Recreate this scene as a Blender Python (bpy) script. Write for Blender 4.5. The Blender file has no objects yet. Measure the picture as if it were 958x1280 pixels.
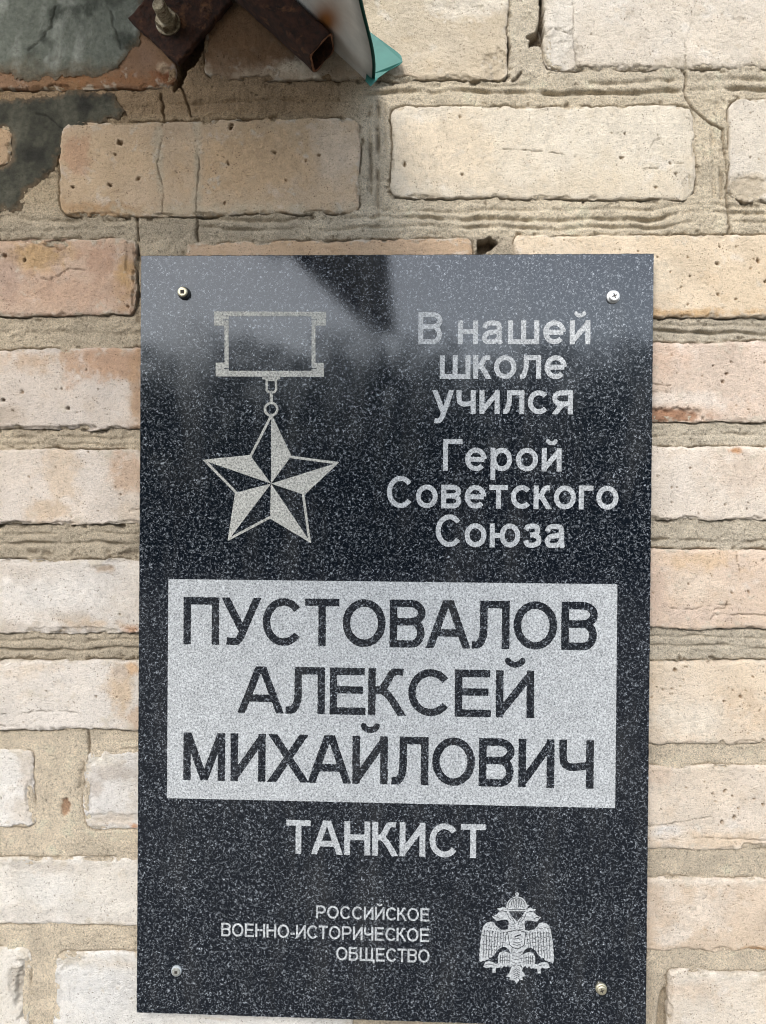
import bpy, math, random
import numpy as np
from mathutils import Vector, Matrix

random.seed(7)
rad = math.radians
sc = bpy.context.scene
COL = sc.collection

# ------------------------------------------------------------------ camera
# The plaque is a 400 x 600 mm slab; its front face lies in the plane y = 0,
# centred on the world origin.  Camera pose solved from its corners.
F = 1000.0                                    # focal length in photo pixels
RV = np.array([-0.0064, 0.0387, -0.0081]); TV = np.array([0.0064, -0.0993, 0.6251])
def rodr(r):
    th = np.linalg.norm(r); k = r / th
    K = np.array([[0, -k[2], k[1]], [k[2], 0, -k[0]], [-k[1], k[0], 0]])
    return np.eye(3) + math.sin(th) * K + (1 - math.cos(th)) * K @ K
RM = rodr(RV)                                 # local (x, z, y) -> camera (right, up, forward)
CL = -RM.T @ TV
CAMPOS = Vector((CL[0], CL[2], CL[1]))
def W3(v): return Vector((v[0], v[2], v[1]))
right, up, fwd = W3(RM[0]), W3(RM[1]), W3(RM[2])
cam_d = bpy.data.cameras.new('camera'); cam = bpy.data.objects.new('camera', cam_d); COL.objects.link(cam)
right = fwd.cross(up)
m = Matrix((right, up, -fwd)).transposed().to_4x4(); m.translation = CAMPOS
cam.matrix_world = m
cam_d.sensor_fit = 'VERTICAL'; cam_d.sensor_height = 36; cam_d.lens = 36 * F / 1280
cam_d.clip_start = 0.01; cam_d.clip_end = 500
sc.camera = cam

# ------------------------------------------------------------------ light
EL = rad(36)       # sun direction: in front of the wall, slightly left, shining in under the gable
w = bpy.data.worlds.new('World'); sc.world = w; w.use_nodes = True
nt = w.node_tree; nt.nodes.clear()
sky = nt.nodes.new('ShaderNodeTexSky'); sky.sky_type = 'NISHITA'; sky.sun_disc = False
sky.sun_elevation = EL; sky.air_density = 1.0; sky.dust_density = 0.6; sky.ozone_density = 1.0
hs = nt.nodes.new('ShaderNodeHueSaturation'); hs.inputs['Saturation'].default_value = 0.50   # thin even cloud
bg = nt.nodes.new('ShaderNodeBackground'); bg.inputs['Strength'].default_value = 0.15
wo = nt.nodes.new('ShaderNodeOutputWorld')
nt.links.new(sky.outputs[0], hs.inputs['Color']); nt.links.new(hs.outputs[0], bg.inputs['Color']); nt.links.new(bg.outputs[0], wo.inputs['Surface'])
# sun comes from direction D (pointing to the sun)
SD = Vector((-0.30, -1.0, 0.0)).normalized() * math.cos(EL); SD.z = math.sin(EL)
sky.sun_rotation = math.atan2(SD.x, SD.y)
sl = bpy.data.lights.new('sun', 'SUN'); sl.energy = 1.3; sl.angle = rad(28); sl.color = (1.0, 0.94, 0.87)
so = bpy.data.objects.new('sun', sl); COL.objects.link(so)
so.rotation_euler = (-SD).to_track_quat('-Z', 'Y').to_euler()
sc.view_settings.view_transform = 'Standard'; sc.view_settings.look = 'None'
sc.view_settings.gamma = 1.0; sc.view_settings.use_curve_mapping = False
sc.view_settings.exposure = 1.47
sc.cycles.max_bounces = 6; sc.cycles.filter_width = 1.1

# ------------------------------------------------------------------ helpers
WY = 0.013                                    # plane of the brick faces
MM = 0.001
def U(u, v, y=WY):
    """photo pixel -> world x, z on the vertical plane y (vectorised)"""
    u = np.asarray(u, float); v = np.asarray(v, float)
    c = np.stack([(u - 479) / F, -(v - 640) / F, np.ones_like(u)], -1)
    d = c @ RM
    t = (y - CL[2]) / d[..., 2]
    return CL[0] + d[..., 0] * t, CL[1] + d[..., 1] * t
def P3(u, v, y):
    x, z = U(u, v, y); return Vector((float(x), y, float(z)))

def _h(xi, yi, seed):
    h = (xi * 374761393 + yi * 668265263 + seed * 974634777) & 0xffffffff
    h = ((h ^ (h >> 13)) * 1274126177) & 0xffffffff
    h = ((h ^ (h >> 16)) * 2246822519) & 0xffffffff
    return ((h >> 8) & 0xffff) / 65535.0
def vn(x, y, seed=0):
    xf = np.floor(x); yf = np.floor(y); a = x - xf; b = y - yf
    xi = xf.astype(np.int64); yi = yf.astype(np.int64)
    a = a * a * a * (a * (a * 6 - 15) + 10); b = b * b * b * (b * (b * 6 - 15) + 10)
    n00 = _h(xi, yi, seed); n10 = _h(xi + 1, yi, seed); n01 = _h(xi, yi + 1, seed); n11 = _h(xi + 1, yi + 1, seed)
    return (n00 * (1 - a) + n10 * a) * (1 - b) + (n01 * (1 - a) + n11 * a) * b
def fbm(x, y, s, seed=0, octv=3, g=.5):
    """about -1..1"""
    r = 0; am = 1; tot = 0
    for o in range(octv):
        f = 2 ** o / s
        c, d = math.cos(.7 * o + seed), math.sin(.7 * o + seed)
        r = r + am * (vn((x * c - y * d) * f + 31.7 * o, (x * d + y * c) * f, seed * 13 + o) * 2 - 1); tot += am; am *= g
    return r / tot * 1.5
def sst(e0, e1, x):
    t = np.clip((x - e0) / (e1 - e0), 0, 1); return t * t * (3 - 2 * t)
def lin(c):
    c = np.array(c[:3], float) / 255
    return np.where(c <= .04045, c / 12.92, ((c + .055) / 1.055) ** 2.4)
def dpoly(u, v, pts, closed=False):
    """distance to a polyline"""
    best = np.full(np.shape(u), 1e9); n = len(pts)
    for i in range(n if closed else n - 1):
        (x0, y0), (x1, y1) = pts[i][:2], pts[(i + 1) % n][:2]
        dx, dy = x1 - x0, y1 - y0; L = dx * dx + dy * dy + 1e-12
        t = np.clip(((u - x0) * dx + (v - y0) * dy) / L, 0, 1)
        best = np.minimum(best, np.hypot(u - x0 - t * dx, v - y0 - t * dy))
    return best
def sdpoly(u, v, pts):
    """signed distance to a polygon, negative inside"""
    d = dpoly(u, v, pts, True); ins = np.zeros(np.shape(u), bool); n = len(pts)
    for i in range(n):
        (x0, y0), (x1, y1) = pts[i], pts[(i + 1) % n]
        if y0 == y1: continue
        c = ((v < y0) != (v < y1)) & (u < x0 + (v - y0) * (x1 - x0) / (y1 - y0))
        ins ^= c
    return np.where(ins, -d, d)

def link(name, me, mat=None, parent=None, smooth=False, **pr):
    o = bpy.data.objects.new(name, me); COL.objects.link(o)
    if mat: me.materials.append(mat)
    if parent: o.parent = parent
    if smooth: me.polygons.foreach_set('use_smooth', np.ones(len(me.polygons), bool))
    for k, v in pr.items(): o[k] = v
    return o
def mesh_quads(V, Q, cols=None):
    V = np.asarray(V, np.float32); Q = np.asarray(Q, np.int32)
    k = Q.shape[1]
    me = bpy.data.meshes.new('m'); me.vertices.add(len(V)); me.vertices.foreach_set('co', V.ravel())
    me.loops.add(Q.size); me.loops.foreach_set('vertex_index', Q.ravel())
    me.polygons.add(len(Q)); me.polygons.foreach_set('loop_start', np.arange(0, Q.size, k, dtype=np.int32))
    me.polygons.foreach_set('loop_total', np.full(len(Q), k, np.int32))
    if cols is not None:
        a = me.attributes.new('Col', 'FLOAT_COLOR', 'POINT')
        c = np.ones((len(V), 4), np.float32); c[:, :3] = cols; a.data.foreach_set('color', c.ravel())
    me.update(calc_edges=True); me.validate()
    return me
def grid_faces(nr, nc):
    i = np.arange(nr * nc).reshape(nr, nc)
    return np.stack([i[:-1, :-1], i[1:, :-1], i[1:, 1:], i[:-1, 1:]], -1).reshape(-1, 4)
def empty(name, loc, **pr):
    o = bpy.data.objects.new(name, None); COL.objects.link(o); o.location = loc; o.empty_display_size = .02
    for k, v in pr.items(): o[k] = v
    return o
def keep(o, parent):
    """parent without moving (parents are only translated)"""
    o.parent = parent; o.location = o.location - parent.location; return o

# ------------------------------------------------------------------ materials
def mat(name):
    m = bpy.data.materials.new(name); m.use_nodes = True; t = m.node_tree
    b = t.nodes['Principled BSDF']; return m, t, b
def N(t, typ, **kw):
    n = t.nodes.new(typ)
    for k, v in kw.items():
        if k[0] == '_': setattr(n, k[1:], v)
        else: n.inputs[k.replace('__', ' ')].default_value = v
    return n
def ramp(t, pts):
    r = t.nodes.new('ShaderNodeValToRGB'); e = r.color_ramp.elements
    while len(e) < len(pts): e.new(.5)
    for i, (p, c) in enumerate(pts):
        e[i].position = p; e[i].color = (c, c, c, 1) if not hasattr(c, '__len__') else (*c, 1)
    return r
def mixc(t, mode, a, b, fac=1.0):
    m = t.nodes.new('ShaderNodeMix'); m.data_type = 'RGBA'; m.blend_type = mode
    if hasattr(fac, 'links'): t.links.new(fac, m.inputs[0])
    else: m.inputs[0].default_value = fac
    for k, x in ((6, a), (7, b)):
        if hasattr(x, 'links'): t.links.new(x, m.inputs[k])
        else: m.inputs[k].default_value = (*x, 1)
    return m.outputs[2]
def bump(t, b, layers):
    prev = None
    for (h, dist, st) in layers:
        n = N(t, 'ShaderNodeBump', Strength=st, Distance=dist); t.links.new(h, n.inputs['Height'])
        if prev is not None: t.links.new(prev, n.inputs['Normal'])
        prev = n.outputs[0]
    t.links.new(prev, b.inputs['Normal'])
def noise(t, co, scale, detail=4, rough=.6, dist=0.0):
    n = N(t, 'ShaderNodeTexNoise', Scale=scale, Detail=detail, Roughness=rough, Distortion=dist)
    t.links.new(co, n.inputs['Vector']); return n.outputs['Fac']

def masonry(name, grain, specks, pitscale, bump_amt):
    m, t, b = mat(name)
    a = N(t, 'ShaderNodeAttribute', _attribute_name='Col'); co = t.nodes.new('ShaderNodeNewGeometry').outputs['Position']
    n1 = noise(t, co, 60, 5, .65); n2 = noise(t, co, 420, 4, .7); n3 = noise(t, co, 1250, 3, .75)
    r1 = ramp(t, [(.3, 1 - .16 * grain), (.7, 1 + .0)]); t.links.new(n1, r1.inputs[0])
    c = mixc(t, 'MULTIPLY', a.outputs['Color'], r1.outputs[0])
    r2 = ramp(t, [(.28, 1 - .42 * grain), (.46, .98), (.75, 1.0)]); t.links.new(n2, r2.inputs[0])
    c = mixc(t, 'MULTIPLY', c, r2.outputs[0])
    vo = N(t, 'ShaderNodeTexVoronoi', Scale=pitscale, Randomness=1.0); t.links.new(co, vo.inputs['Vector'])
    r3 = ramp(t, [(.0, 0), (.16, 0), (.26, 1)]); t.links.new(vo.outputs['Distance'], r3.inputs[0])
    gate = ramp(t, [(.5, 0), (.62, 1)]); t.links.new(noise(t, co, 90, 2), gate.inputs[0])
    c2 = mixc(t, 'MULTIPLY', c, (specks, specks * .93, specks * .86))
    inv = N(t, 'ShaderNodeMath', _operation='SUBTRACT'); inv.inputs[0].default_value = 1; t.links.new(r3.outputs[0], inv.inputs[1])
    mu = N(t, 'ShaderNodeMath', _operation='MULTIPLY'); t.links.new(inv.outputs[0], mu.inputs[0]); t.links.new(gate.outputs[0], mu.inputs[1])
    c = mixc(t, 'MIX', c, c2, mu.outputs[0])
    t.links.new(c, b.inputs['Base Color'])
    b.inputs['Roughness'].default_value = .93; b.inputs['Specular IOR Level'].default_value = .25
    r4 = ramp(t, [(.3, 1 - .30 * grain), (.62, 1.30 if grain > 1 else 1.04)]); t.links.new(n3, r4.inputs[0]); c = mixc(t, 'MULTIPLY', c, r4.outputs[0]); t.links.new(c, b.inputs['Base Color'])
    bump(t, b, [(n2, .0016 * bump_amt, .8), (n3, .0011 * bump_amt, .9), (r3.outputs[0], .0005, .4)])
    return m
M_brick = masonry('brick_clay', .78, .45, 420, 1.1)
M_mortar = masonry('sand_mortar', 1.45, .42, 700, 2.3)
M_smear = masonry('cement_skim', .7, .8, 600, .8)

def granite():
    m, t, b = mat('polished_granite')
    co = t.nodes.new('ShaderNodeNewGeometry').outputs['Position']
    n = noise(t, co, 500, 3, .68, .9)          # short curled flecks
    r = ramp(t, [(.515, 0), (.60, .45), (.72, 1)]); t.links.new(n, r.inputs[0])
    n2 = noise(t, co, 900, 2, .6, .6); r2 = ramp(t, [(.45, .15), (.68, 1)]); t.links.new(n2, r2.inputs[0])
    big = noise(t, co, 42, 5, .75); rb = ramp(t, [(.35, .40), (.68, 1.3)]); t.links.new(big, rb.inputs[0])
    f = mixc(t, 'MULTIPLY', r.outputs[0], r2.outputs[0]); f = mixc(t, 'MULTIPLY', f, rb.outputs[0])
    c = mixc(t, 'MIX', (.004, .006, .0095), (.58, .62, .66), f)
    mp = N(t, 'ShaderNodeMapping'); mp.inputs['Scale'].default_value = (34, 34, 7); t.links.new(co, mp.inputs[0])
    st = noise(t, mp.outputs[0], 1.0, 5, .65)
    du = ramp(t, [(.5, 0), (.85, .12)]); t.links.new(st, du.inputs[0]); c = mixc(t, 'MIX', c, (.20, .19, .165), du.outputs[0]); t.links.new(c, b.inputs['Base Color'])
    rr = ramp(t, [(.35, .045), (.75, .13)]); t.links.new(st, rr.inputs[0])
    t.links.new(rr.outputs[0], b.inputs['Roughness']); b.inputs['IOR'].default_value = 1.60
    bump(t, b, [(noise(t, co, 500, 2), .00003, .4)])
    return m
M_granite = granite()
def etched(tint=(1, 1, 1)):
    m, t, b = mat('etched_granite')
    co = t.nodes.new('ShaderNodeNewGeometry').outputs['Position']
    n = noise(t, co, 720, 3, .8, .4); r = ramp(t, [(.32, (.10, .11, .12)), (.47, (.35, .358, .355)), (.64, (.66, .675, .67))]); t.links.new(n, r.inputs[0])
    n2 = noise(t, co, 75, 6, .75); r2 = ramp(t, [(.3, .76), (.7, 1)]); t.links.new(n2, r2.inputs[0])
    c = mixc(t, 'MULTIPLY', r.outputs[0], r2.outputs[0]); c = mixc(t, 'MULTIPLY', c, tint); t.links.new(c, b.inputs['Base Color'])
    b.inputs['Roughness'].default_value = .75; b.inputs['Specular IOR Level'].default_value = .35
    bump(t, b, [(n, .0003, .5)])
    return m
M_etch = etched(); M_etch2 = etched((1, .955, .86))
def metal(name, c0, c1, rough, met, scale=60, c2=None, bmp=.0002):
    m, t, b = mat(name)
    co = t.nodes.new('ShaderNodeNewGeometry').outputs['Position']
    n = noise(t, co, scale, 6, .68, .3)
    r = ramp(t, [(.36, c0), (.62, c1)]); t.links.new(n, r.inputs[0]); c = r.outputs[0]
    if c2:
        n2 = noise(t, co, scale * .35, 5, .7, .5); g = ramp(t, [(.55, 0), (.68, 1)]); t.links.new(n2, g.inputs[0])
        c = mixc(t, 'MIX', c, c2, g.outputs[0])
    t.links.new(c, b.inputs['Base Color']); b.inputs['Metallic'].default_value = met
    b.inputs['Roughness'].default_value = rough
    bump(t, b, [(n, bmp, .6)])
    return m
M_rust = metal('rusty_steel', (.014, .006, .003), (.055, .020, .009), .95, .0, 190, (.14, .060, .024), .0012)
M_rustedge = metal('rusty_cut_edge', (.16, .06, .03), (.42, .22, .13), .7, .2, 500)
M_zinc = metal('zinc_screw', (.70, .70, .68), (.86, .86, .84), .36, .75, 900)
M_bolt = metal('weathered_bolt', (.12, .09, .05), (.40, .34, .23), .5, .5, 300, (.09, .05, .03))
M_brass = metal('yellow_zinc', (.42, .37, .24), (.66, .61, .46), .38, .75, 700)
M_dull = metal('dull_filler', (.16, .16, .14), (.30, .30, .27), .8, .1, 900)
M_ring = metal('grey_oxide_ring', (.26, .28, .28), (.44, .47, .48), .7, .1, 900)
M_slot = metal('dark_recess', (.02, .016, .012), (.05, .04, .03), .8, .2, 600)
M_rubber = metal('black_rubber', (.012, .012, .012), (.025, .025, .025), .6, 0, 500)
M_teal = metal('teal_paint', (.022, .130, .105), (.032, .16, .13), .6, 0, 40, (.08, .28, .235), .00005)

def galv():
    m, t, b = mat('galvanised_sheet')
    co = t.nodes.new('ShaderNodeNewGeometry').outputs['Position']
    n = noise(t, co, 45, 6, .65, .4); r = ramp(t, [(.3, (.50, .495, .45)), (.7, (.70, .69, .63))]); t.links.new(n, r.inputs[0])
    a = N(t, 'ShaderNodeAttribute', _attribute_name='Col')
    sep = t.nodes.new('ShaderNodeSeparateColor'); t.links.new(a.outputs['Color'], sep.inputs[0])
    c = mixc(t, 'MIX', r.outputs[0], (.26, .10, .025), sep.outputs['Red'])
    c = mixc(t, 'MIX', c, (.07, .08, .07), sep.outputs['Green'])
    t.links.new(c, b.inputs['Base Color']); b.inputs['Metallic'].default_value = 0; b.inputs['Roughness'].default_value = .45
    return m
M_galv = galv()
def simple(name, c, rough=.9):
    m, t, b = mat(name); co = t.nodes.new('ShaderNodeNewGeometry').outputs['Position']
    n = noise(t, co, 1.2, 8, .7); r = ramp(t, [(.3, tuple(x * .6 for x in c)), (.7, tuple(x * 1.35 for x in c))]); t.links.new(n, r.inputs[0])
    t.links.new(r.outputs[0], b.inputs['Base Color']); b.inputs['Roughness'].default_value = rough
    bump(t, b, [(noise(t, co, 30, 4), .01, .5)])
    return m
M_ground = simple('ground_soil', (.085, .08, .07)); M_leaf = simple('leaves', (.030, .050, .018), .7)
M_bark = simple('bark', (.09, .07, .05))

# ------------------------------------------------------------------ the setting
GZ = -1.75
me = mesh_quads([(-80, -120, GZ), (80, -120, GZ), (80, .3, GZ), (-80, .3, GZ)], [(0, 1, 2, 3)])
link('ground', me, M_ground, kind='structure')

# ------------------------------------------------------------------ the brick wall
# visible bricks: left u, right u, top v at left/right, bottom v at left/right, radius, colour, extras
wall = empty('brick_wall', (0, WY, GZ), label='weathered cream brick wall with thick sandy mortar joints behind the black plaque', category='wall')
B = []
def brick(uL, uR, tL, tR, bL, bR, r=9, c=(225, 210, 190), **k): B.append(dict(uL=uL, uR=uR, tL=tL, tR=tR, bL=bL, bR=bR, r=r, c=c, **k))
BRN = (176, 140, 108); ORG = (205, 165, 125); GRY = (196, 186, 172); WHT = (238, 232, 224)
# row A
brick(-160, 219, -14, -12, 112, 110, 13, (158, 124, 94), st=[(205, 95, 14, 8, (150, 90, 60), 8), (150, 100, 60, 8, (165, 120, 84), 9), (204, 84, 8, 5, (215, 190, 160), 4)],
      ch=[(212, 92, 10, 9, 1.5)], rough=1.1, pits=6)
brick(257, 635, -24, -22, 98, 99, 13, (214, 198, 172), st=[(310, 15, 120, 62, (58, 38, 26), 24), (300, 60, 60, 60, (140, 108, 78), 20), (385, 93, 90, 7, (205, 185, 160), 10), (590, 5, 45, 16, (232, 222, 205), 10)],  # dark first mark: rust grime, deepened with the tube's shade painted in
      rough=1.5, pits=14, ch=[(622, 82, 16, 18, 1.3), (575, 2, 32, 14, 1.0)])
brick(681, 1058, -22, -20, 86, 84, 10, (228, 217, 200), rough=1.35, pits=18, st=[(860, 90, 200, 10, (200, 188, 168), 14), (700, 50, 16, 50, (236, 228, 214), 8)],
      ch=[(702, 70, 24, 30, .9), (760, 90, 60, 9, 1.2), (925, 24, 7, 4, .9)],
      cr=[[(872, -20), (862, 34), (857, 50), (857, 118)], [(681, 42), (692, 34), (704, 40), (716, 42), (716, 0)], [(716, 42), (722, 90)]])
# row B
brick(-350, 13, 158, 160, 270, 206, 14, (200, 170, 135))
brick(74, 449, 154, 146, 270, 266, 17, (212, 187, 156),
      st=[(95, 195, 18, 26, (204, 168, 138), 9), (330, 200, 90, 40, (214, 184, 148), 26), (420, 185, 28, 40, (222, 202, 178), 16), (130, 262, 60, 9, (190, 150, 105), 8), (300, 262, 130, 7, (205, 190, 165), 10), (200, 205, 6, 60, (200, 186, 162), 5), (247, 205, 5, 60, (200, 186, 162), 5)],
      pt=[(150, 178, 4.2), (144, 193, 2.2), (137, 231, 3.5), (173, 223, 3.2), (91, 234, 2.6), (289, 158, 4), (343, 190, 3.2), (357, 225, 2.2), (399, 194, 2.4), (285, 204, 2.6), (382, 201, 2), (281, 254, 2.4)],
      cr=[[(205, 152), (197, 206), (205, 244), (203, 270)], [(239, 140), (243, 165), (249, 201), (245, 268)]], pits=10, rough=.9, ch=[(190, 149, 60, 5, 1.1)])
brick(490, 868, 133, 132, 246, 249, 15, (229, 217, 195),
      st=[(560, 190, 60, 50, (226, 210, 184), 20), (780, 160, 90, 30, (234, 224, 205), 22), (680, 235, 120, 14, (220, 206, 182), 14)],
      pt=[(506, 206, 3.2), (578, 218, 2.4), (575, 146, 2.2), (777, 197, 3), (781, 167, 1.8), (838, 204, 2.2), (845, 217, 2), (820, 234, 2.2), (765, 166, 1.5)], ch=[(821, 182, 9, 9, .9), (862, 236, 10, 20, .8)],
      cr=[[(630, 186), (690, 190), (720, 196)], [(805, 210), (828, 211)], [(838, 203), (860, 206)]], pits=22, rough=.55)
brick(912, 1290, 123, 125, 252, 252, 16, (230, 220, 203), ch=[(935, 236, 26, 16, 1.1)], st=[(932, 236, 28, 18, (205, 190, 165), 8)], pits=10)
# row C
brick(-210, 168, 303, 297, 399, 392, 8, (214, 186, 162),
      st=[(45, 322, 42, 18, (208, 174, 128), 10), (8, 345, 20, 30, (190, 165, 148), 12), (125, 325, 25, 22, (200, 165, 140), 12), (155, 350, 12, 28, (205, 168, 118), 9), (90, 365, 60, 24, (212, 180, 155), 20)],
      ch=[(45, 322, 42, 14, .9), (68, 305, 14, 7, 3), (163, 320, 6, 26, 1.5)], pt=[(5, 319, 3.5), (30, 324, 3), (160, 383, 2.5)], cr=[[(40, 345), (62, 350), (85, 336), (108, 338)]], pits=8, rough=1.2)
brick(232, 590, 303, 297, 396, 396, 9, (214, 184, 152), ch=[(250, 302, 30, 6, 2), (420, 298, 60, 4, 1.2)], pits=4, rough=1.1)
brick(645, 1022, 294, 293, 393, 399, 9, (230, 211, 183),
      pt=[(897, 329, 3.2), (948, 326, 3.2), (957, 352, 3), (860, 322, 2), (900, 308, 2), (921, 308, 1.6), (838, 340, 1.6), (863, 345, 1.6), (852, 359, 1.6), (898, 368, 2.4), (920, 374, 2), (860, 380, 1.6), (939, 335, 2), (822, 321, 1.8), (690, 306, 1.5), (775, 312, 1.5), (798, 314, 1.6)],
      st=[(860, 391, 120, 4, (205, 170, 125), 5), (825, 345, 20, 22, (232, 217, 192), 12)], pits=26, rough=.7)
# row D
brick(-70, 300, 438, 433, 535, 537, 5, (227, 214, 200),
      st=[(140, 452, 44, 22, (196, 158, 126), 12), (172, 490, 9, 60, (200, 166, 134), 7), (86, 456, 10, 22, (203, 168, 138), 7), (40, 452, 40, 10, (212, 186, 160), 10), (10, 520, 22, 10, (200, 185, 168), 8)],
      pt=[(4, 500, 3.4), (28, 490, 2.8), (85, 510, 3), (70, 486, 1.6), (77, 486, 1.6), (108, 462, 1.8), (16, 513, 1.8)], pits=16, rough=.6, ch=[(55, 535, 60, 3, 1.2)])
brick(690, 1068, 427, 427, 527, 527, 5, (226, 206, 187),
      st=[(838, 519, 44, 11, (172, 125, 92), 6), (905, 470, 50, 34, (216, 198, 180), 22), (850, 500, 60, 8, (232, 220, 206), 8), (830, 450, 26, 14, (218, 192, 170), 14)],
      ch=[(838, 520, 40, 10, 2.2)], pt=[(909, 467, 2.6), (904, 477, 3), (892, 457, 1.8), (878, 470, 1.6), (956, 453, 1.6), (921, 507, 1.8), (936, 512, 1.6), (914, 452, 1.8)], cr=[[(817, 480), (838, 482)], [(817, 490), (840, 491)]], pits=30, rough=.7)
# row E
brick(-120, 262, 562, 562, 656, 654, 5, (231, 218, 203),
      st=[(160, 590, 20, 26, (212, 184, 158), 12), (62, 640, 26, 16, (218, 196, 170), 12), (75, 590, 22, 34, (224, 204, 180), 16), (165, 640, 20, 14, (222, 206, 186), 10)],
      pt=[(151, 618, 1.8), (70, 584, 1.6), (36, 596, 1.8), (110, 565, 1.6)], pits=24, rough=.55, cr=[[(150, 648), (160, 640), (175, 636)]], ch=[(18, 654, 22, 3, 2.0)])
brick(760, 1136, 557, 558, 651, 647, 5, (233, 220, 203),
      st=[(935, 590, 40, 26, (220, 203, 184), 20), (918, 564, 6, 3, (205, 150, 100), 3)],
      pt=[(822, 595, 2), (840, 609, 2), (864, 585, 1.8), (840, 628, 1.8), (907, 631, 2.2), (955, 586, 1.6), (878, 585, 1.3)], pits=18, rough=.5)
# row F
brick(-190, 186, 701, 700, 791, 791, 5, (229, 220, 208),
      st=[(130, 710, 14, 5, (190, 170, 148), 4), (30, 722, 40, 14, (212, 200, 185), 14), (15, 784, 24, 7, (205, 193, 178), 7), (165, 786, 11, 5, (212, 165, 128), 5), (85, 772, 34, 8, (205, 192, 175), 12), (60, 740, 60, 20, (235, 229, 220), 16), (125, 780, 30, 5, (212, 192, 168), 7)],
      ch=[(130, 710, 12, 4, .9), (90, 788, 70, 4, 1)], pits=22, rough=.55, pt=[(150, 768, 1.8)])
brick(700, 1078, 686, 687, 786, 787, 5, (227, 205, 182),
      st=[(860, 735, 36, 18, (236, 218, 196), 18), (875, 700, 40, 10, (224, 196, 162), 12), (815, 745, 22, 40, (220, 196, 176), 14), (865, 770, 60, 12, (224, 203, 184), 12)],
      cr=[[(921, 690), (921, 700), (925, 712), (925, 727), (922, 735)], [(839, 760), (866, 762), (885, 757), (912, 755)], [(893, 762), (906, 760), (908, 752)], [(888, 774), (893, 768), (930, 768), (958, 769)]],
      pt=[(915, 741, 2), (936, 740, 2.2), (861, 730, 1.6), (954, 700, 1.8), (945, 704, 1.5), (890, 720, 1.4)], pits=18, rough=.7)
# row G
brick(-90, 288, 826, 825, 914, 912, 4, (231, 222, 210),
      st=[(150, 860, 14, 30, (216, 192, 162), 9), (168, 836, 9, 8, (215, 180, 142), 6), (150, 842, 9, 10, (212, 196, 178), 4), (170, 900, 7, 14, (215, 190, 165), 6), (30, 836, 30, 8, (228, 212, 192), 10)],
      cr=[[(0, 893), (60, 889), (110, 891)], [(0, 907), (50, 909)]], pits=20, rough=.45, pt=[(120, 871, 1.8)])
brick(740, 1116, 827, 826, 929, 930, 4, (233, 215, 190),
      st=[(930, 890, 36, 30, (228, 206, 178), 18), (870, 900, 50, 20, (236, 224, 205), 18)],
      pt=[(844, 838, 3.2), (926, 871, 2.8), (905, 877, 1.8), (941, 846, 2), (840, 861, 1.7), (829, 862, 1.6), (950, 888, 1.6), (917, 863, 1.5), (815, 872, 1.6), (913, 881, 1.5), (954, 926, 3), (936, 917, 1.5)], pits=40, rough=.55)
# row H
brick(-330, 42, 937, 937, 1037, 1036, 11, (233, 228, 219), st=[(32, 965, 9, 30, (213, 202, 188), 7), (30, 1010, 22, 14, (222, 212, 198), 10)], ch=[(37, 995, 5, 20, 1.4)], pits=6, rough=.6)
brick(104, 480, 938, 936, 1037, 1038, 15, (231, 226, 218), st=[(135, 965, 30, 11, (200, 190, 178), 8), (118, 985, 9, 9, (205, 195, 183), 7), (140, 1025, 34, 8, (218, 205, 188), 8), (168, 1033, 6, 4, (205, 150, 105), 3), (118, 950, 20, 8, (232, 224, 208), 8)],
      ch=[(112, 945, 12, 12, 1.2), (110, 1000, 6, 30, 1), (140, 1022, 36, 6, .8)], pits=8, rough=.9)
brick(660, 1040, 956, 959, 1061, 1063, 4, (233, 218, 198),
      st=[(835, 1041, 17, 8, (238, 233, 226), 5), (900, 1050, 60, 10, (226, 205, 178), 8), (820, 968, 20, 12, (228, 208, 186), 10)],
      pt=[(907, 989, 3), (916, 995, 1.8), (858, 985, 1.8), (943, 999, 2.2), (954, 1006, 2.8), (923, 1011, 2), (918, 1022, 2.8), (903, 1028, 3), (891, 992, 1.8), (895, 1002, 1.4), (881, 978, 1.6)],
      cr=[[(810, 1033), (840, 1030), (858, 1026), (890, 1022)], [(810, 1048), (850, 1050), (885, 1047), (958, 1050)]], pits=16, rough=.6, ch=[(945, 1060, 16, 6, 2.2)])
# row I
brick(-160, 218, 1070, 1074, 1154, 1158, 4, (234, 228, 217), st=[(60, 1084, 44, 7, (214, 205, 192), 9), (30, 1144, 60, 8, (220, 213, 202), 8), (120, 1150, 40, 8, (226, 219, 208), 8)], pits=8, rough=.5, ch=[(25, 1080, 16, 8, .7)])
brick(745, 1122, 1097, 1098, 1187, 1190, 5, (227, 207, 183),
      st=[(870, 1140, 40, 26, (236, 222, 204), 20), (880, 1102, 80, 4, (234, 222, 205), 5), (945, 1188, 14, 6, (205, 165, 120), 6), (840, 1170, 20, 14, (234, 222, 206), 12)],
      pits=12, rough=.8, ch=[(940, 1190, 22, 6, 1.5)], pt=[(911, 1108, 1.6)])
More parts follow.
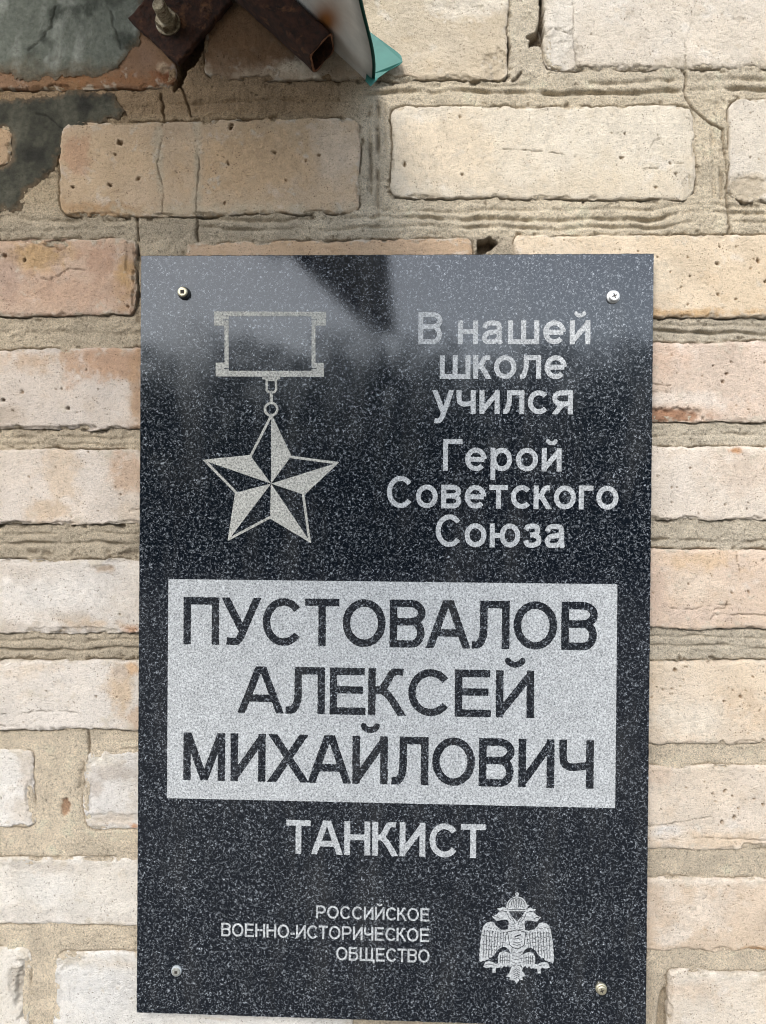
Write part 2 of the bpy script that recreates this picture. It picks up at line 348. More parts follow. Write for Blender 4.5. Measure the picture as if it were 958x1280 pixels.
# row J
brick(-340, 38, 1183, 1185, 1292, 1290, 12, (232, 225, 212), ch=[(32, 1240, 12, 40, 3), (22, 1230, 12, 22, 1.2)], st=[(25, 1225, 16, 16, (216, 206, 190), 8)], pits=6, rough=.8)
brick(66, 442, 1190, 1190, 1296, 1298, 17, (231, 228, 221), ch=[(82, 1202, 20, 12, .9), (72, 1250, 6, 30, 1)], st=[(90, 1200, 26, 9, (226, 216, 198), 8), (150, 1205, 30, 6, (222, 212, 196), 7), (130, 1240, 50, 30, (226, 224, 219), 20)], pits=5, rough=.6)
brick(836, 1210, 1213, 1224, 1306, 1312, 7, (232, 219, 200), st=[(900, 1222, 60, 5, (238, 228, 212), 5), (870, 1240, 30, 10, (226, 208, 186), 10)], pits=8, rough=.8, ch=[(836, 1235, 5, 20, 1.6)])
brick(430, 800, 1200, 1203, 1272, 1274, 6, (226, 212, 192), pits=0)
NVIS = len(B)
# bricks just beyond the frame, coarse
rng = random.Random(3)
rows_out = [(-14, 110), (147, 268), (300, 396), (437, 533), (562, 654), (698, 790), (826, 920), (940, 1045), (1074, 1170), (1196, 1300)]
for ri, (a, b) in enumerate(rows_out):
    lo = min([q['uL'] for q in B[:NVIS] if abs((q['tL'] + q['bL']) / 2 - (a + b) / 2) < 60])
    hi = max([q['uR'] for q in B[:NVIS] if abs((q['tL'] + q['bL']) / 2 - (a + b) / 2) < 60])
    for k in range(2):
        c = (222 + rng.randint(-12, 12), 206 + rng.randint(-12, 10), 186 + rng.randint(-12, 10))
        brick(lo - 40 - 375 - k * 415, lo - 40 - k * 415, a, a, b, b, 9, c, coarse=1)
        brick(hi + 40 + k * 415, hi + 40 + 375 + k * 415, a, a, b, b, 9, c, coarse=1)
for r, (a, b) in enumerate([(-141, -55), (-268, -180), (-395, -307), (1337, 1428), (1465, 1555)]):
    for k in range(6):
        x = -760 + k * 415 + (r % 2) * 200
        brick(x, x + 375, a, a, b, b, 9, (222 + rng.randint(-12, 12), 206 + rng.randint(-12, 10), 186), coarse=1)

def warp(u, v):
    return (fbm(u, v, 30, 5, 3) * 2.2 + fbm(u, v, 8, 6, 3, .7) * 1.1, fbm(u, v, 34, 8, 3) * 1.7 + fbm(u, v, 9, 9, 3, .7) * 1.2)
def sdb(b, u, v):
    f = (u - b['uL']) / (b['uR'] - b['uL'])
    top = b['tL'] + f * (b['tR'] - b['tL']); bot = b['bL'] + f * (b['bR'] - b['bL'])
    ax = -np.minimum(u - b['uL'], b['uR'] - u) + b['r']; ay = -np.minimum(v - top, bot - v) + b['r']
    return np.hypot(np.maximum(ax, 0), np.maximum(ay, 0)) + np.minimum(np.maximum(ax, ay), 0) - b['r']
ALB = .84
SMEAR_TOP = [(-60, -60), (172, -60), (178, 0), (180, 36), (176, 60), (163, 66), (152, 84), (128, 99), (90, 96), (60, 101), (34, 104), (14, 95), (-60, 92)]
SMEAR_LOW = [(-60, 118), (10, 122), (30, 120), (60, 114), (100, 112), (143, 115), (149, 128), (155, 140), (150, 150), (112, 157), (107, 170), (84, 179), (74, 196), (70, 214), (50, 232), (38, 238), (27, 264), (-60, 264)]

def build_brick(i, b):
    Wd = b['uR'] - b['uL']; Hh = (b['bL'] + b['bR'] - b['tL'] - b['tR']) / 2
    coarse = b.get('coarse'); r = b['r']
    def axis(L, lo, hi):
        if coarse: return np.unique(np.r_[0, 2, 5, r, np.linspace(r, L - r, max(2, int(L / 60))), L - 5, L - 2, L])
        e = np.r_[0, .5, 1.1, 1.9, 2.9, 4.0]
        x = 4.0 + np.arange(1, 9999) * 1.25
        inner = [e]; 
        mid = np.arange(5.2, L - 5.0, 1.25)
        # coarser where the photograph shows nothing (outside the frame, or under the plaque)
        keepm = np.ones(len(mid), bool)
        far = (mid + lo < -40) | (mid + lo > hi + 30)
        keepm[far] = (np.arange(far.sum()) % 10) == 0
        return np.r_[e, mid[keepm], (L - e)[::-1]]
    a = axis(Wd, b['uL'], 958); t = axis(Hh, b['tL'], 1280)
    if not coarse:      # thin out columns hidden by the plaque
        ua = a + b['uL']; hid = (ua > 200) & (ua < 790) & (b['tL'] > 310) & (a > 6) & (a < Wd - 6)
        k = np.ones(len(a), bool); k[hid] = (np.arange(hid.sum()) % 12) == 0; a = a[k]
    A, T = np.meshgrid(a, t)
    # square corner -> round corner
    cx = np.clip(A, r, Wd - r); cy = np.clip(T, r, Hh - r); dx = A - cx; dy = T - cy
    mx = np.maximum(np.abs(dx), np.abs(dy)); ln = np.hypot(dx, dy) + 1e-9; k = np.where(mx > 0, mx / ln, 1)
    A2 = cx + dx * k; T2 = cy + dy * k
    u = b['uL'] + A2; f = A2 / Wd
    top = b['tL'] + f * (b['tR'] - b['tL']); bot = b['bL'] + f * (b['bR'] - b['bL'])
    v = top + T2 / Hh * (bot - top)
    d = np.maximum(-sdb(b, u, v), 0)
    wu, wv = warp(u, v); u = u + wu; v = v + wv
    rough = b.get('rough', .6)
    h = .30 * fbm(u, v, 70, i + 20, 2) + .28 * rough * fbm(u, v, 14, i + 50, 4, .6)
    if not coarse: h = h + .15 * rough * fbm(u, v, 3.2, i + 90, 2) + .10 * np.abs(fbm(u, v, 5, i + 95, 3)) * rough
    bw = 3.6 + 2.8 * fbm(u, v, 18, i + 3, 3); bw = np.maximum(bw, 1.2)
    e = np.clip(1 - d / bw, 0, 1); h = h - (1.35 + .8 * fbm(u, v, 18, i + 4, 2)) * e ** 2
    col = np.ones(u.shape + (3,)) * (lin(b['c']) * .97 + .03 * lin(b['c']).mean())
    # large mottling
    if not coarse:
        mot = fbm(u, v, 45, i + 11, 4, .6)[..., None]
        col = col * (1 + .09 * mot) + np.array([.0, -.01, -.022]) * fbm(u, v, 60, i + 31, 3)[..., None]
        blot = sst(.35, .8, fbm(u, v, 20, i + 77, 4, .65))[..., None] * .35
        col = col * (1 - blot) + blot * (col * np.array([.90, .84, .76]))
        lime = sst(.45, .9, fbm(u, v, 26, i + 177, 4, .7))[..., None] * .35
        col = col * (1 - lime) + lime * lin((240, 235, 226))
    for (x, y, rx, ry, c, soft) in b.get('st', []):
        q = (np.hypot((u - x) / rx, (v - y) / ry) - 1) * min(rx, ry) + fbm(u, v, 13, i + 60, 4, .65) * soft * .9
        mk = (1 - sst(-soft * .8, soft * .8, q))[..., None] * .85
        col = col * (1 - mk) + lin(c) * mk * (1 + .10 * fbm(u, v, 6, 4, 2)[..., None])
    if not coarse:
        sm = sst(.15, .75, fbm(u, v, 15, i + 140, 4, .7) + .75 * np.exp(-d / 5.0) - .35)[..., None] * .75      # mortar dragged over the edges
        col = col * (1 - sm) + sm * lin((214, 203, 184)); h = h + sm[..., 0] * .35
        rr = random.Random(i + 5); chips = list(b.get('ch', []))
        for _ in range(int(16 * rough + 5)):
            fx = rr.uniform(.02, .98); yy = rr.choice([b['tL'] + fx * (b['tR'] - b['tL']) + 1, b['bL'] + fx * (b['bR'] - b['bL']) - 1])
            chips.append((b['uL'] + fx * Wd, yy, rr.uniform(3, 15), rr.uniform(1.5, 4.5), rr.uniform(.8, 2.2)))
        for _ in range(4): chips.append((rr.choice([b['uL'] + 1, b['uR'] - 1]), rr.uniform(b['tL'] + 8, b['bL'] - 8), rr.uniform(1.5, 4), rr.uniform(4, 12), rr.uniform(.8, 2)))
    else: chips = []
    for (x, y, rx, ry, dep) in chips:
        q = np.hypot((u - x) / rx, (v - y) / ry) - 1 + fbm(u, v, 9, i + 70, 3, .6) * .35
        mk = 1 - sst(-.18, .10, q); h = h - mk * dep * (1 + .3 * fbm(u, v, 5, i, 2))
        col = col * (1 - mk[..., None] * .10)
    if not coarse:
        rr = random.Random(i * 7 + 1); pts = list(b.get('pt', []))
        u0, u1 = max(b['uL'] + 5, 0), min(b['uR'] - 5, 958); v0, v1 = max(b['tL'] + 6, 0), min(b['bL'] - 6, 1280)
        for _ in range(int(b.get('pits', 5) * 1.5)):
            x = rr.uniform(u0, u1); y = rr.uniform(v0, v1)
            if 185 < x < 800 and y > 320: continue
            pts.append((x, y, rr.choice([.6, .7, .8, 1.0, 1.3])))
        for (x, y, pr) in pts:
            pr *= .82; ph = rr.uniform(0, 6.28); lob = rr.choice([2, 3, 4]); dk = rr.uniform(.25, .75)
            an = rr.uniform(0, 3.14); ca, sa = math.cos(an), math.sin(an); el = rr.uniform(.72, 1.3)
            X = ((u - x) * ca + (v - y) * sa) * el; Y = (-(u - x) * sa + (v - y) * ca) / el
            q = np.hypot(X, Y) / pr + .16 * np.sin(np.arctan2(Y, X) * lob + ph) + .15 * fbm(u, v, 2.2, 333, 2)
            mk = 1 - sst(.55, 1.15, q); h = h - mk * min(1.1 * pr, 4.0)
            rim = np.exp(-((q - 1.5) / .4) ** 2) * (pr > 2.4) * .25
            col = col * (1 - mk[..., None] * dk) + rim[..., None] * .25 * lin(WHT)
            col = col * np.where(mk[..., None] > 0, 1 - mk[..., None] * np.array([0, .10, .22]), 1)
        for pl in b.get('cr', []):
            wob = fbm(u, v, 9, 41, 3) * 1.4
            dd = dpoly(u + wob, v + wob * .8, pl)
            wd = .9 + .5 * fbm(u, v, 12, 43, 2)
            mk = np.exp(-(dd / np.maximum(wd * .62, .3)) ** 2) * sst(-.7, .1, fbm(u, v, 10, 47, 2)); h = h - mk * 1.5
            col = col * (1 - mk[..., None] * .4)
    # deep global crack lines
    x, z = U(u, v, WY)
    y = WY - h * MM
    # skirt
    pad = lambda q: np.pad(q, 1, mode='edge')
    X, Z, Y = pad(x), pad(z), pad(y); Y[0, :] = Y[-1, :] = WY + .016; Y[:, 0] = Y[:, -1] = WY + .016
    C = np.pad(col, ((1, 1), (1, 1), (0, 0)), mode='edge')
    V = np.stack([X, Y, Z], -1).reshape(-1, 3)
    me = mesh_quads(V, grid_faces(*X.shape), np.clip(C.reshape(-1, 3) * np.array([.97, .95, .93]), 0, .9))
    o = link('brick', me, M_brick, smooth=True); keep(o, wall)
    return o
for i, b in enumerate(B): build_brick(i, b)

# mortar, as one sheet with tooled grooves, cracks and sand relief
GROOVES = [  # polyline, depth mm, sigma px
 ([(455, 116), (560, 112), (700, 117), (820, 114), (958, 109), (1010, 108)], 2.2, 2.2),
 ([(740, 103), (850, 101), (958, 97), (1010, 97)], 1.3, 2.4), ([(470, 104), (560, 104), (660, 106)], .8, 2),
 ([(150, 132), (235, 128), (330, 124), (460, 127)], 1.0, 2), ([(-20, 290), (80, 287), (165, 286)], 1.0, 2),
 ([(461, 128), (462, 190), (463, 262)], 3.0, 2.2), ([(471, 126), (473, 190), (472, 268)], 3.8, 2.4), ([(481, 130), (483, 200), (480, 262)], .9, 1.6),
 ([(889, 130), (892, 180), (895, 246)], 1.2, 2), ([(899, 126), (903, 180), (905, 246)], 2.2, 2.2),
 ([(478, 262), (560, 264), (690, 262), (800, 262), (850, 256), (958, 258)], .9, 2),
 ([(250, 272), (360, 274), (480, 270), (640, 274), (800, 275), (868, 264), (958, 266), (1010, 266)], 2.0, 2.2),
 ([(250, 284), (380, 287), (520, 281), (700, 285), (830, 284), (872, 275), (958, 277), (1010, 277)], 1.4, 2),
 ([(0, 272), (80, 277), (160, 273)], 1.5, 2.4),
 ([(170, 290), (172, 400)], 2.4, 3), ([(-40, 416), (180, 415)], 1.1, 3), ([(800, 412), (860, 414), (958, 419), (1010, 420)], 2.2, 1.9), ([(800, 405), (958, 408)], .6, 1.6),
 ([(-40, 546), (180, 547)], 1.0, 2), ([(-40, 554), (180, 556)], .7, 1.5), ([(800, 545), (900, 543), (1010, 547)], 1.0, 1.6),
 ([(-40, 679), (60, 680), (180, 679)], 2.2, 1.8), ([(-40, 668), (180, 666)], .8, 1.5), ([(800, 675), (870, 676), (1010, 680)], 2.3, 1.9),
 ([(-40, 813), (60, 814), (120, 811), (180, 811)], 2.2, 1.5), ([(-40, 802), (180, 800)], .9, 1.6), ([(790, 806), (850, 810), (890, 808), (1010, 815)], 1.4, 1.7), ([(790, 796), (1010, 800)], 1.0, 1.7),
 ([(815, 1225), (812, 1300)], .8, 3), ([(835, 1225), (832, 1262), (826, 1320)], 5, 4.5), ([(100, 965), (100, 985)], 1.6, 2),
 ([(150, 930), (165, 926), (178, 928)], .9, 1),
]
MCR = [[(218, 98), (228, 112), (233, 125), (239, 145)], [(201, 117), (203, 135), (205, 152)], [(247, 266), (245, 290), (247, 318)], [(858, 90), (857, 118), (868, 135), (885, 150), (905, 160), (908, 190), (910, 240), (913, 292)],
       [(171, 266), (171, 298)], [(634, 40), (633, 70), (630, 99)], [(640, 100), (652, 90)], [(684, 50), (676, 20), (678, -20)], [(108, 880), (112, 960)]]
HOLES = [[(680, -12), (681, 22), (682, 60), (674, 54), (668, 57), (660, 58), (664, 50), (658, 47), (664, 42), (672, 36), (675, 20), (676, -12)],
         [(630, 48), (637, 44), (637, 60), (634, 98), (629, 99), (631, 80)], [(598, 300), (612, 296), (622, 302), (605, 318), (596, 316)], [(222, -70), (254, -70), (255, -10), (256, 30), (254, 60), (246, 78), (234, 88), (226, 108), (217, 112), (222, 90)]]
def mortar_h(u, v):
    wu, wv = warp(u, v); uu, vv = u - wu, v - wv
    sd = np.full(u.shape, 1e9)
    for b in B: sd = np.minimum(sd, sdb(b, uu, vv))
    base = np.full(u.shape, -2.6)
    # bottom-left joints are filled flush and smooth; joints higher up sit a little fuller
    fl = sst(905, 935, v) * (1 - sst(300, 500, u)); base = base * (1 - fl) + fl * -.9
    fr = sst(905, 940, v) * sst(600, 700, u); base = base * (1 - fr) + fr * -1.6
    tp = 1 - sst(282, 300, v); base = base * (1 - tp) + tp * -1.5
    up = (1 - sst(60, 110, v)) * sst(600, 620, u); base = base + up * .6
    smooth = np.maximum(fl, fr)
    amp = 1 - .6 * smooth
    h = base + amp * (.8 * fbm(u, v, 24, 71, 3) + .62 * fbm(u, v, 9, 72, 4, .75) + .42 * fbm(u, v, 2.9, 73, 2))
    wob = fbm(u, v, 40, 74, 3) * 2.4
    for pl, dep, sg in GROOVES:
        vert = abs(pl[0][0] - pl[-1][0]) < abs(pl[0][1] - pl[-1][1])
        d = dpoly(u + (wob if vert else 0), v + (0 if vert else wob), pl)
        msk = d < sg * 4
        h = h - 1.7 * np.where(msk, np.exp(-(d / (sg * 1.15)) ** 2) * dep * np.clip(.75 + .9 * fbm(u, v, 30, 75, 3), .1, 1.5), 0)
    dark = np.zeros(u.shape)
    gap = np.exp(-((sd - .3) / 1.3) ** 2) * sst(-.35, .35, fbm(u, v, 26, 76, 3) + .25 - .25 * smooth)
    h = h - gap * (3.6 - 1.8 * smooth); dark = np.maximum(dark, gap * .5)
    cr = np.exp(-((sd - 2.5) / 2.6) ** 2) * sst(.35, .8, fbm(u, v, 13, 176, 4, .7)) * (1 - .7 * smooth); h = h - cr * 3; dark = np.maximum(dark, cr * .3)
    for pl in MCR:
        w2 = fbm(u, v, 8, 41, 3) * 1.6
        d = dpoly(u + w2, v + w2 * .7, pl); k = np.exp(-(d / 1.1) ** 2)
        h = h - k * 4; dark = np.maximum(dark, k * .55)
    for pl in HOLES:
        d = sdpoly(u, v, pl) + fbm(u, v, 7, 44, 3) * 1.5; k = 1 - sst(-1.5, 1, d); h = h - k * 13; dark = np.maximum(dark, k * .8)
    # sparse voids and lumps
    vo = sst(.98, 1.25, fbm(u, v, 9, 79, 3, .6)) * (1 - smooth * .8); h = h - vo * 1.8; dark = np.maximum(dark, vo * .3)
    # knocked hole with brown bottom near the lower left
    q = np.hypot((u - 81) / 7, (v - 1007) / 10) - 1 + fbm(u, v, 6, 80, 2) * .4; k = 1 - sst(-.3, .1, q); h = h - k * 1.6
    # ragged crumbled underside of the joint at the left, row E/F
    rag = sst(.0, .5, fbm(u, v, 17, 81, 3)) * np.exp(-((v - 692) / 4.5) ** 2) * (u < 200) ; h = h - rag * 3; dark = np.maximum(dark, rag * .3)
    rag = sst(.1, .5, fbm(u, v, 15, 82, 3)) * np.exp(-((v - 658) / 3) ** 2) * (u < 200) ; h = h - rag * 4; dark = np.maximum(dark, rag * .4)
    return h, sd, dark, k, smooth
gu = np.arange(-70, 1031, 1.4); gv = np.arange(-70, 1351, 1.4)
GU, GV = np.meshgrid(gu, gv)
h, sd, dark, hole, smooth = mortar_h(GU, GV)
col = np.ones(GU.shape + (3,)) * lin((196, 184, 164))
def blend(c, m_, rgb): return c * (1 - m_[..., None]) + lin(rgb) * m_[..., None]
col = blend(col, smooth, (216, 203, 182))
col = blend(col, (1 - sst(290, 300, GV)) * sst(330, 560, GU), (214, 202, 180))
col = blend(col, (1 - sst(80, 130, GV)) * sst(600, 640, GU) * .6, (218, 208, 190))
col = blend(col, sst(395, 400, GV) * (1 - sst(905, 930, GV)) * sst(700, 750, GU) * .7, (206, 197, 180))
col = blend(col, sst(285, 320, GV) * (1 - sst(640, 660, GV)) * (1 - sst(300, 400, GU)) * .8, (204, 190, 168))
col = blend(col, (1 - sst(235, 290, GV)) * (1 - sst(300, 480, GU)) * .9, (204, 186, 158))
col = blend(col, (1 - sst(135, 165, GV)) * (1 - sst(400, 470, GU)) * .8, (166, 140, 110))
col = blend(col, (1 - hole) * 0 + hole * .8 * (GV > 980) * (GV < 1030) * (GU < 110), (160, 122, 92))
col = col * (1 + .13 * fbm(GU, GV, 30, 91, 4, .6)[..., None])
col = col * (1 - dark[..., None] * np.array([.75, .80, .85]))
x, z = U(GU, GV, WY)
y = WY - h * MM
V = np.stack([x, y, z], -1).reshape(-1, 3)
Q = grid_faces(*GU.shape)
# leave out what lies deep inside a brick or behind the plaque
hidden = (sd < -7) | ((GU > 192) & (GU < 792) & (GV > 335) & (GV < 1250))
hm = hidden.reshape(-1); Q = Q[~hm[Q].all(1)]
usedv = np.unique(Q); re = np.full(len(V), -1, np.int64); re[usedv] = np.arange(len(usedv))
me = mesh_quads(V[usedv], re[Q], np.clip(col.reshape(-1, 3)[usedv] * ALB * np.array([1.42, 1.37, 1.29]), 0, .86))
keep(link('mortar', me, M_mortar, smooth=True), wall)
# wall body behind
def box_me(x0, x1, y0, y1, z0, z1):
    V = [(x0, y0, z0), (x1, y0, z0), (x1, y1, z0), (x0, y1, z0), (x0, y0, z1), (x1, y0, z1), (x1, y1, z1), (x0, y1, z1)]
    return V, [(0, 3, 2, 1), (4, 5, 6, 7), (0, 1, 5, 4), (1, 2, 6, 5), (2, 3, 7, 6), (3, 0, 4, 7)]
V, Q = box_me(-3.2, 3.2, WY + .0165, WY + .30, GZ, 2.2)
me = mesh_quads(V, Q, np.tile(lin((190, 178, 158)) * ALB, (8, 1)))
keep(link('wall_body', me, M_mortar), wall)
me = mesh_quads([(-.86, WY + .005, .48), (.86, WY + .005, .48), (.86, WY + .005, .75), (-.86, WY + .005, .75)], [(0, 1, 2, 3)], np.tile(lin((190, 178, 158)) * ALB, (4, 1)))
# cement skim over the top-left corner
def smear(poly, base, seed, cols):
    us = np.arange(-62, 190, 1.3); vs = np.arange(-62, 275, 1.3); a, b_ = np.meshgrid(us, vs)
    sdp = sdpoly(a, b_, poly) + fbm(a, b_, 16, seed, 5, .75) * 6 + 1
    if seed == 301: sdp = np.maximum(sdp, -(sdb(dict(uL=-350, uR=13, tL=158, tR=160, bL=210, bR=206, r=14), a, b_)) + 1)
    hh = base + 1.0 * sst(0, -7, sdp) * 0 + .9 * (1 - sst(-8, 0, sdp)) + .35 * fbm(a, b_, 22, seed + 1, 4, .6) + .12 * fbm(a, b_, 3, seed + 2, 2)
    streak = fbm(a * 1.0 + b_ * .25, b_ * .35, 22, seed + 3, 4, .6)
    c = np.ones(a.shape + (3,)) * lin(cols[0]); c = blend(c, sst(-.2, .7, streak), cols[1]); c = blend(c, sst(.0, .8, fbm(a, b_, 34, seed + 5, 4, .6)), cols[2])
    k = np.exp(-(dpoly(a + fbm(a, b_, 9, 5) * 2, b_, [(70, 10), (65, 35), (48, 55), (38, 64)] if seed == 300 else [(45, 142), (60, 145), (78, 160)]) / 1.2) ** 2)
    k2 = np.exp(-(dpoly(a + fbm(a, b_, 9, 6) * 2, b_, [(140, 15), (145, 40), (153, 62)]) / 1.2) ** 2) * (seed == 300)
    hh = hh - (k + k2) * .9; c = c * (1 - .5 * (k + k2))[..., None]
    if seed == 300: c = blend(c, sst(70, 92, b_ + 8 * fbm(a, b_, 12, 9, 3)) * .55, (112, 98, 76))
    x, z = U(a, b_, WY); V = np.stack([x, WY - hh * MM, z], -1).reshape(-1, 3)
    Q = grid_faces(*a.shape); ok = (sdp < 0).reshape(-1); Q = Q[ok[Q].all(1)]
    c = blend(c, sst(-9, 0, sdp + 3 * fbm(a, b_, 5, 12, 3)) * .7, (128, 108, 84)); c = c * (1 + .18 * fbm(a, b_, 4, 15, 3)[..., None])
    uv = np.unique(Q); re = np.full(len(V), -1, np.int64); re[uv] = np.arange(len(uv))
    return mesh_quads(V[uv], re[Q], c.reshape(-1, 3)[uv] * ALB)
keep(link('cement_skim', smear(SMEAR_TOP, .7, 300, [(126, 130, 118), (164, 167, 155), (86, 90, 80)]), M_smear, smooth=True), wall)
keep(link('cement_skim', smear(SMEAR_LOW, -.9, 301, [(76, 75, 64), (100, 98, 84), (56, 55, 48)]), M_smear, smooth=True), wall)

# ------------------------------------------------------------------ SDF drawing for flat engraved marks
def sdf_mesh(x0, x1, z0, z1, cell, fn, y):
    """fills the region fn(x, z) < 0 with faces on the plane y; smooth outline (marching squares)"""
    nx = int(math.ceil((x1 - x0) / cell)); nz = int(math.ceil((z1 - z0) / cell))
    xs = x0 + np.arange(nx + 1) * cell; zs = z0 + np.arange(nz + 1) * cell
    X, Z = np.meshgrid(xs, zs); D = fn(X, Z); D[np.abs(D) < 1e-9] = 1e-9
    V = []; Fc = []; idx = {}
    def vid(x, z):
        k = (round(x * 1e7), round(z * 1e7)); i = idx.get(k)
        if i is None: i = idx[k] = len(V); V.append((x, y, z))
        return i
    ins = D < 0; full = ins[:-1, :-1] & ins[1:, :-1] & ins[1:, 1:] & ins[:-1, 1:]
    anyi = ins[:-1, :-1] | ins[1:, :-1] | ins[1:, 1:] | ins[:-1, 1:]
    for r in range(nz):
        row = full[r]; c = 0
        ch = np.flatnonzero(np.diff(np.r_[0, row.astype(np.int8), 0]))
        for a, b in ch.reshape(-1, 2):
            Fc.append((vid(xs[a], zs[r]), vid(xs[b], zs[r]), vid(xs[b], zs[r + 1]), vid(xs[a], zs[r + 1])))
    for r, c in zip(*np.nonzero(anyi & ~full)):
        P = [(xs[c], zs[r], D[r, c]), (xs[c + 1], zs[r], D[r, c + 1]), (xs[c + 1], zs[r + 1], D[r + 1, c + 1]), (xs[c], zs[r + 1], D[r + 1, c])]
        out = []
        for k in range(4):
            p, q = P[k], P[(k + 1) % 4]
            if p[2] < 0: out.append(vid(p[0], p[1]))
            if (p[2] < 0) != (q[2] < 0):
                t = p[2] / (p[2] - q[2]); out.append(vid(p[0] + t * (q[0] - p[0]), p[1] + t * (q[1] - p[1])))
        out2 = [o for k, o in enumerate(out) if o != out[k - 1]]
        if len(set(out2)) > 2 and len(set(out2)) == len(out2): Fc.append(tuple(out2))
    me = bpy.data.meshes.new('m'); me.from_pydata(V, [], Fc); me.update(); return me

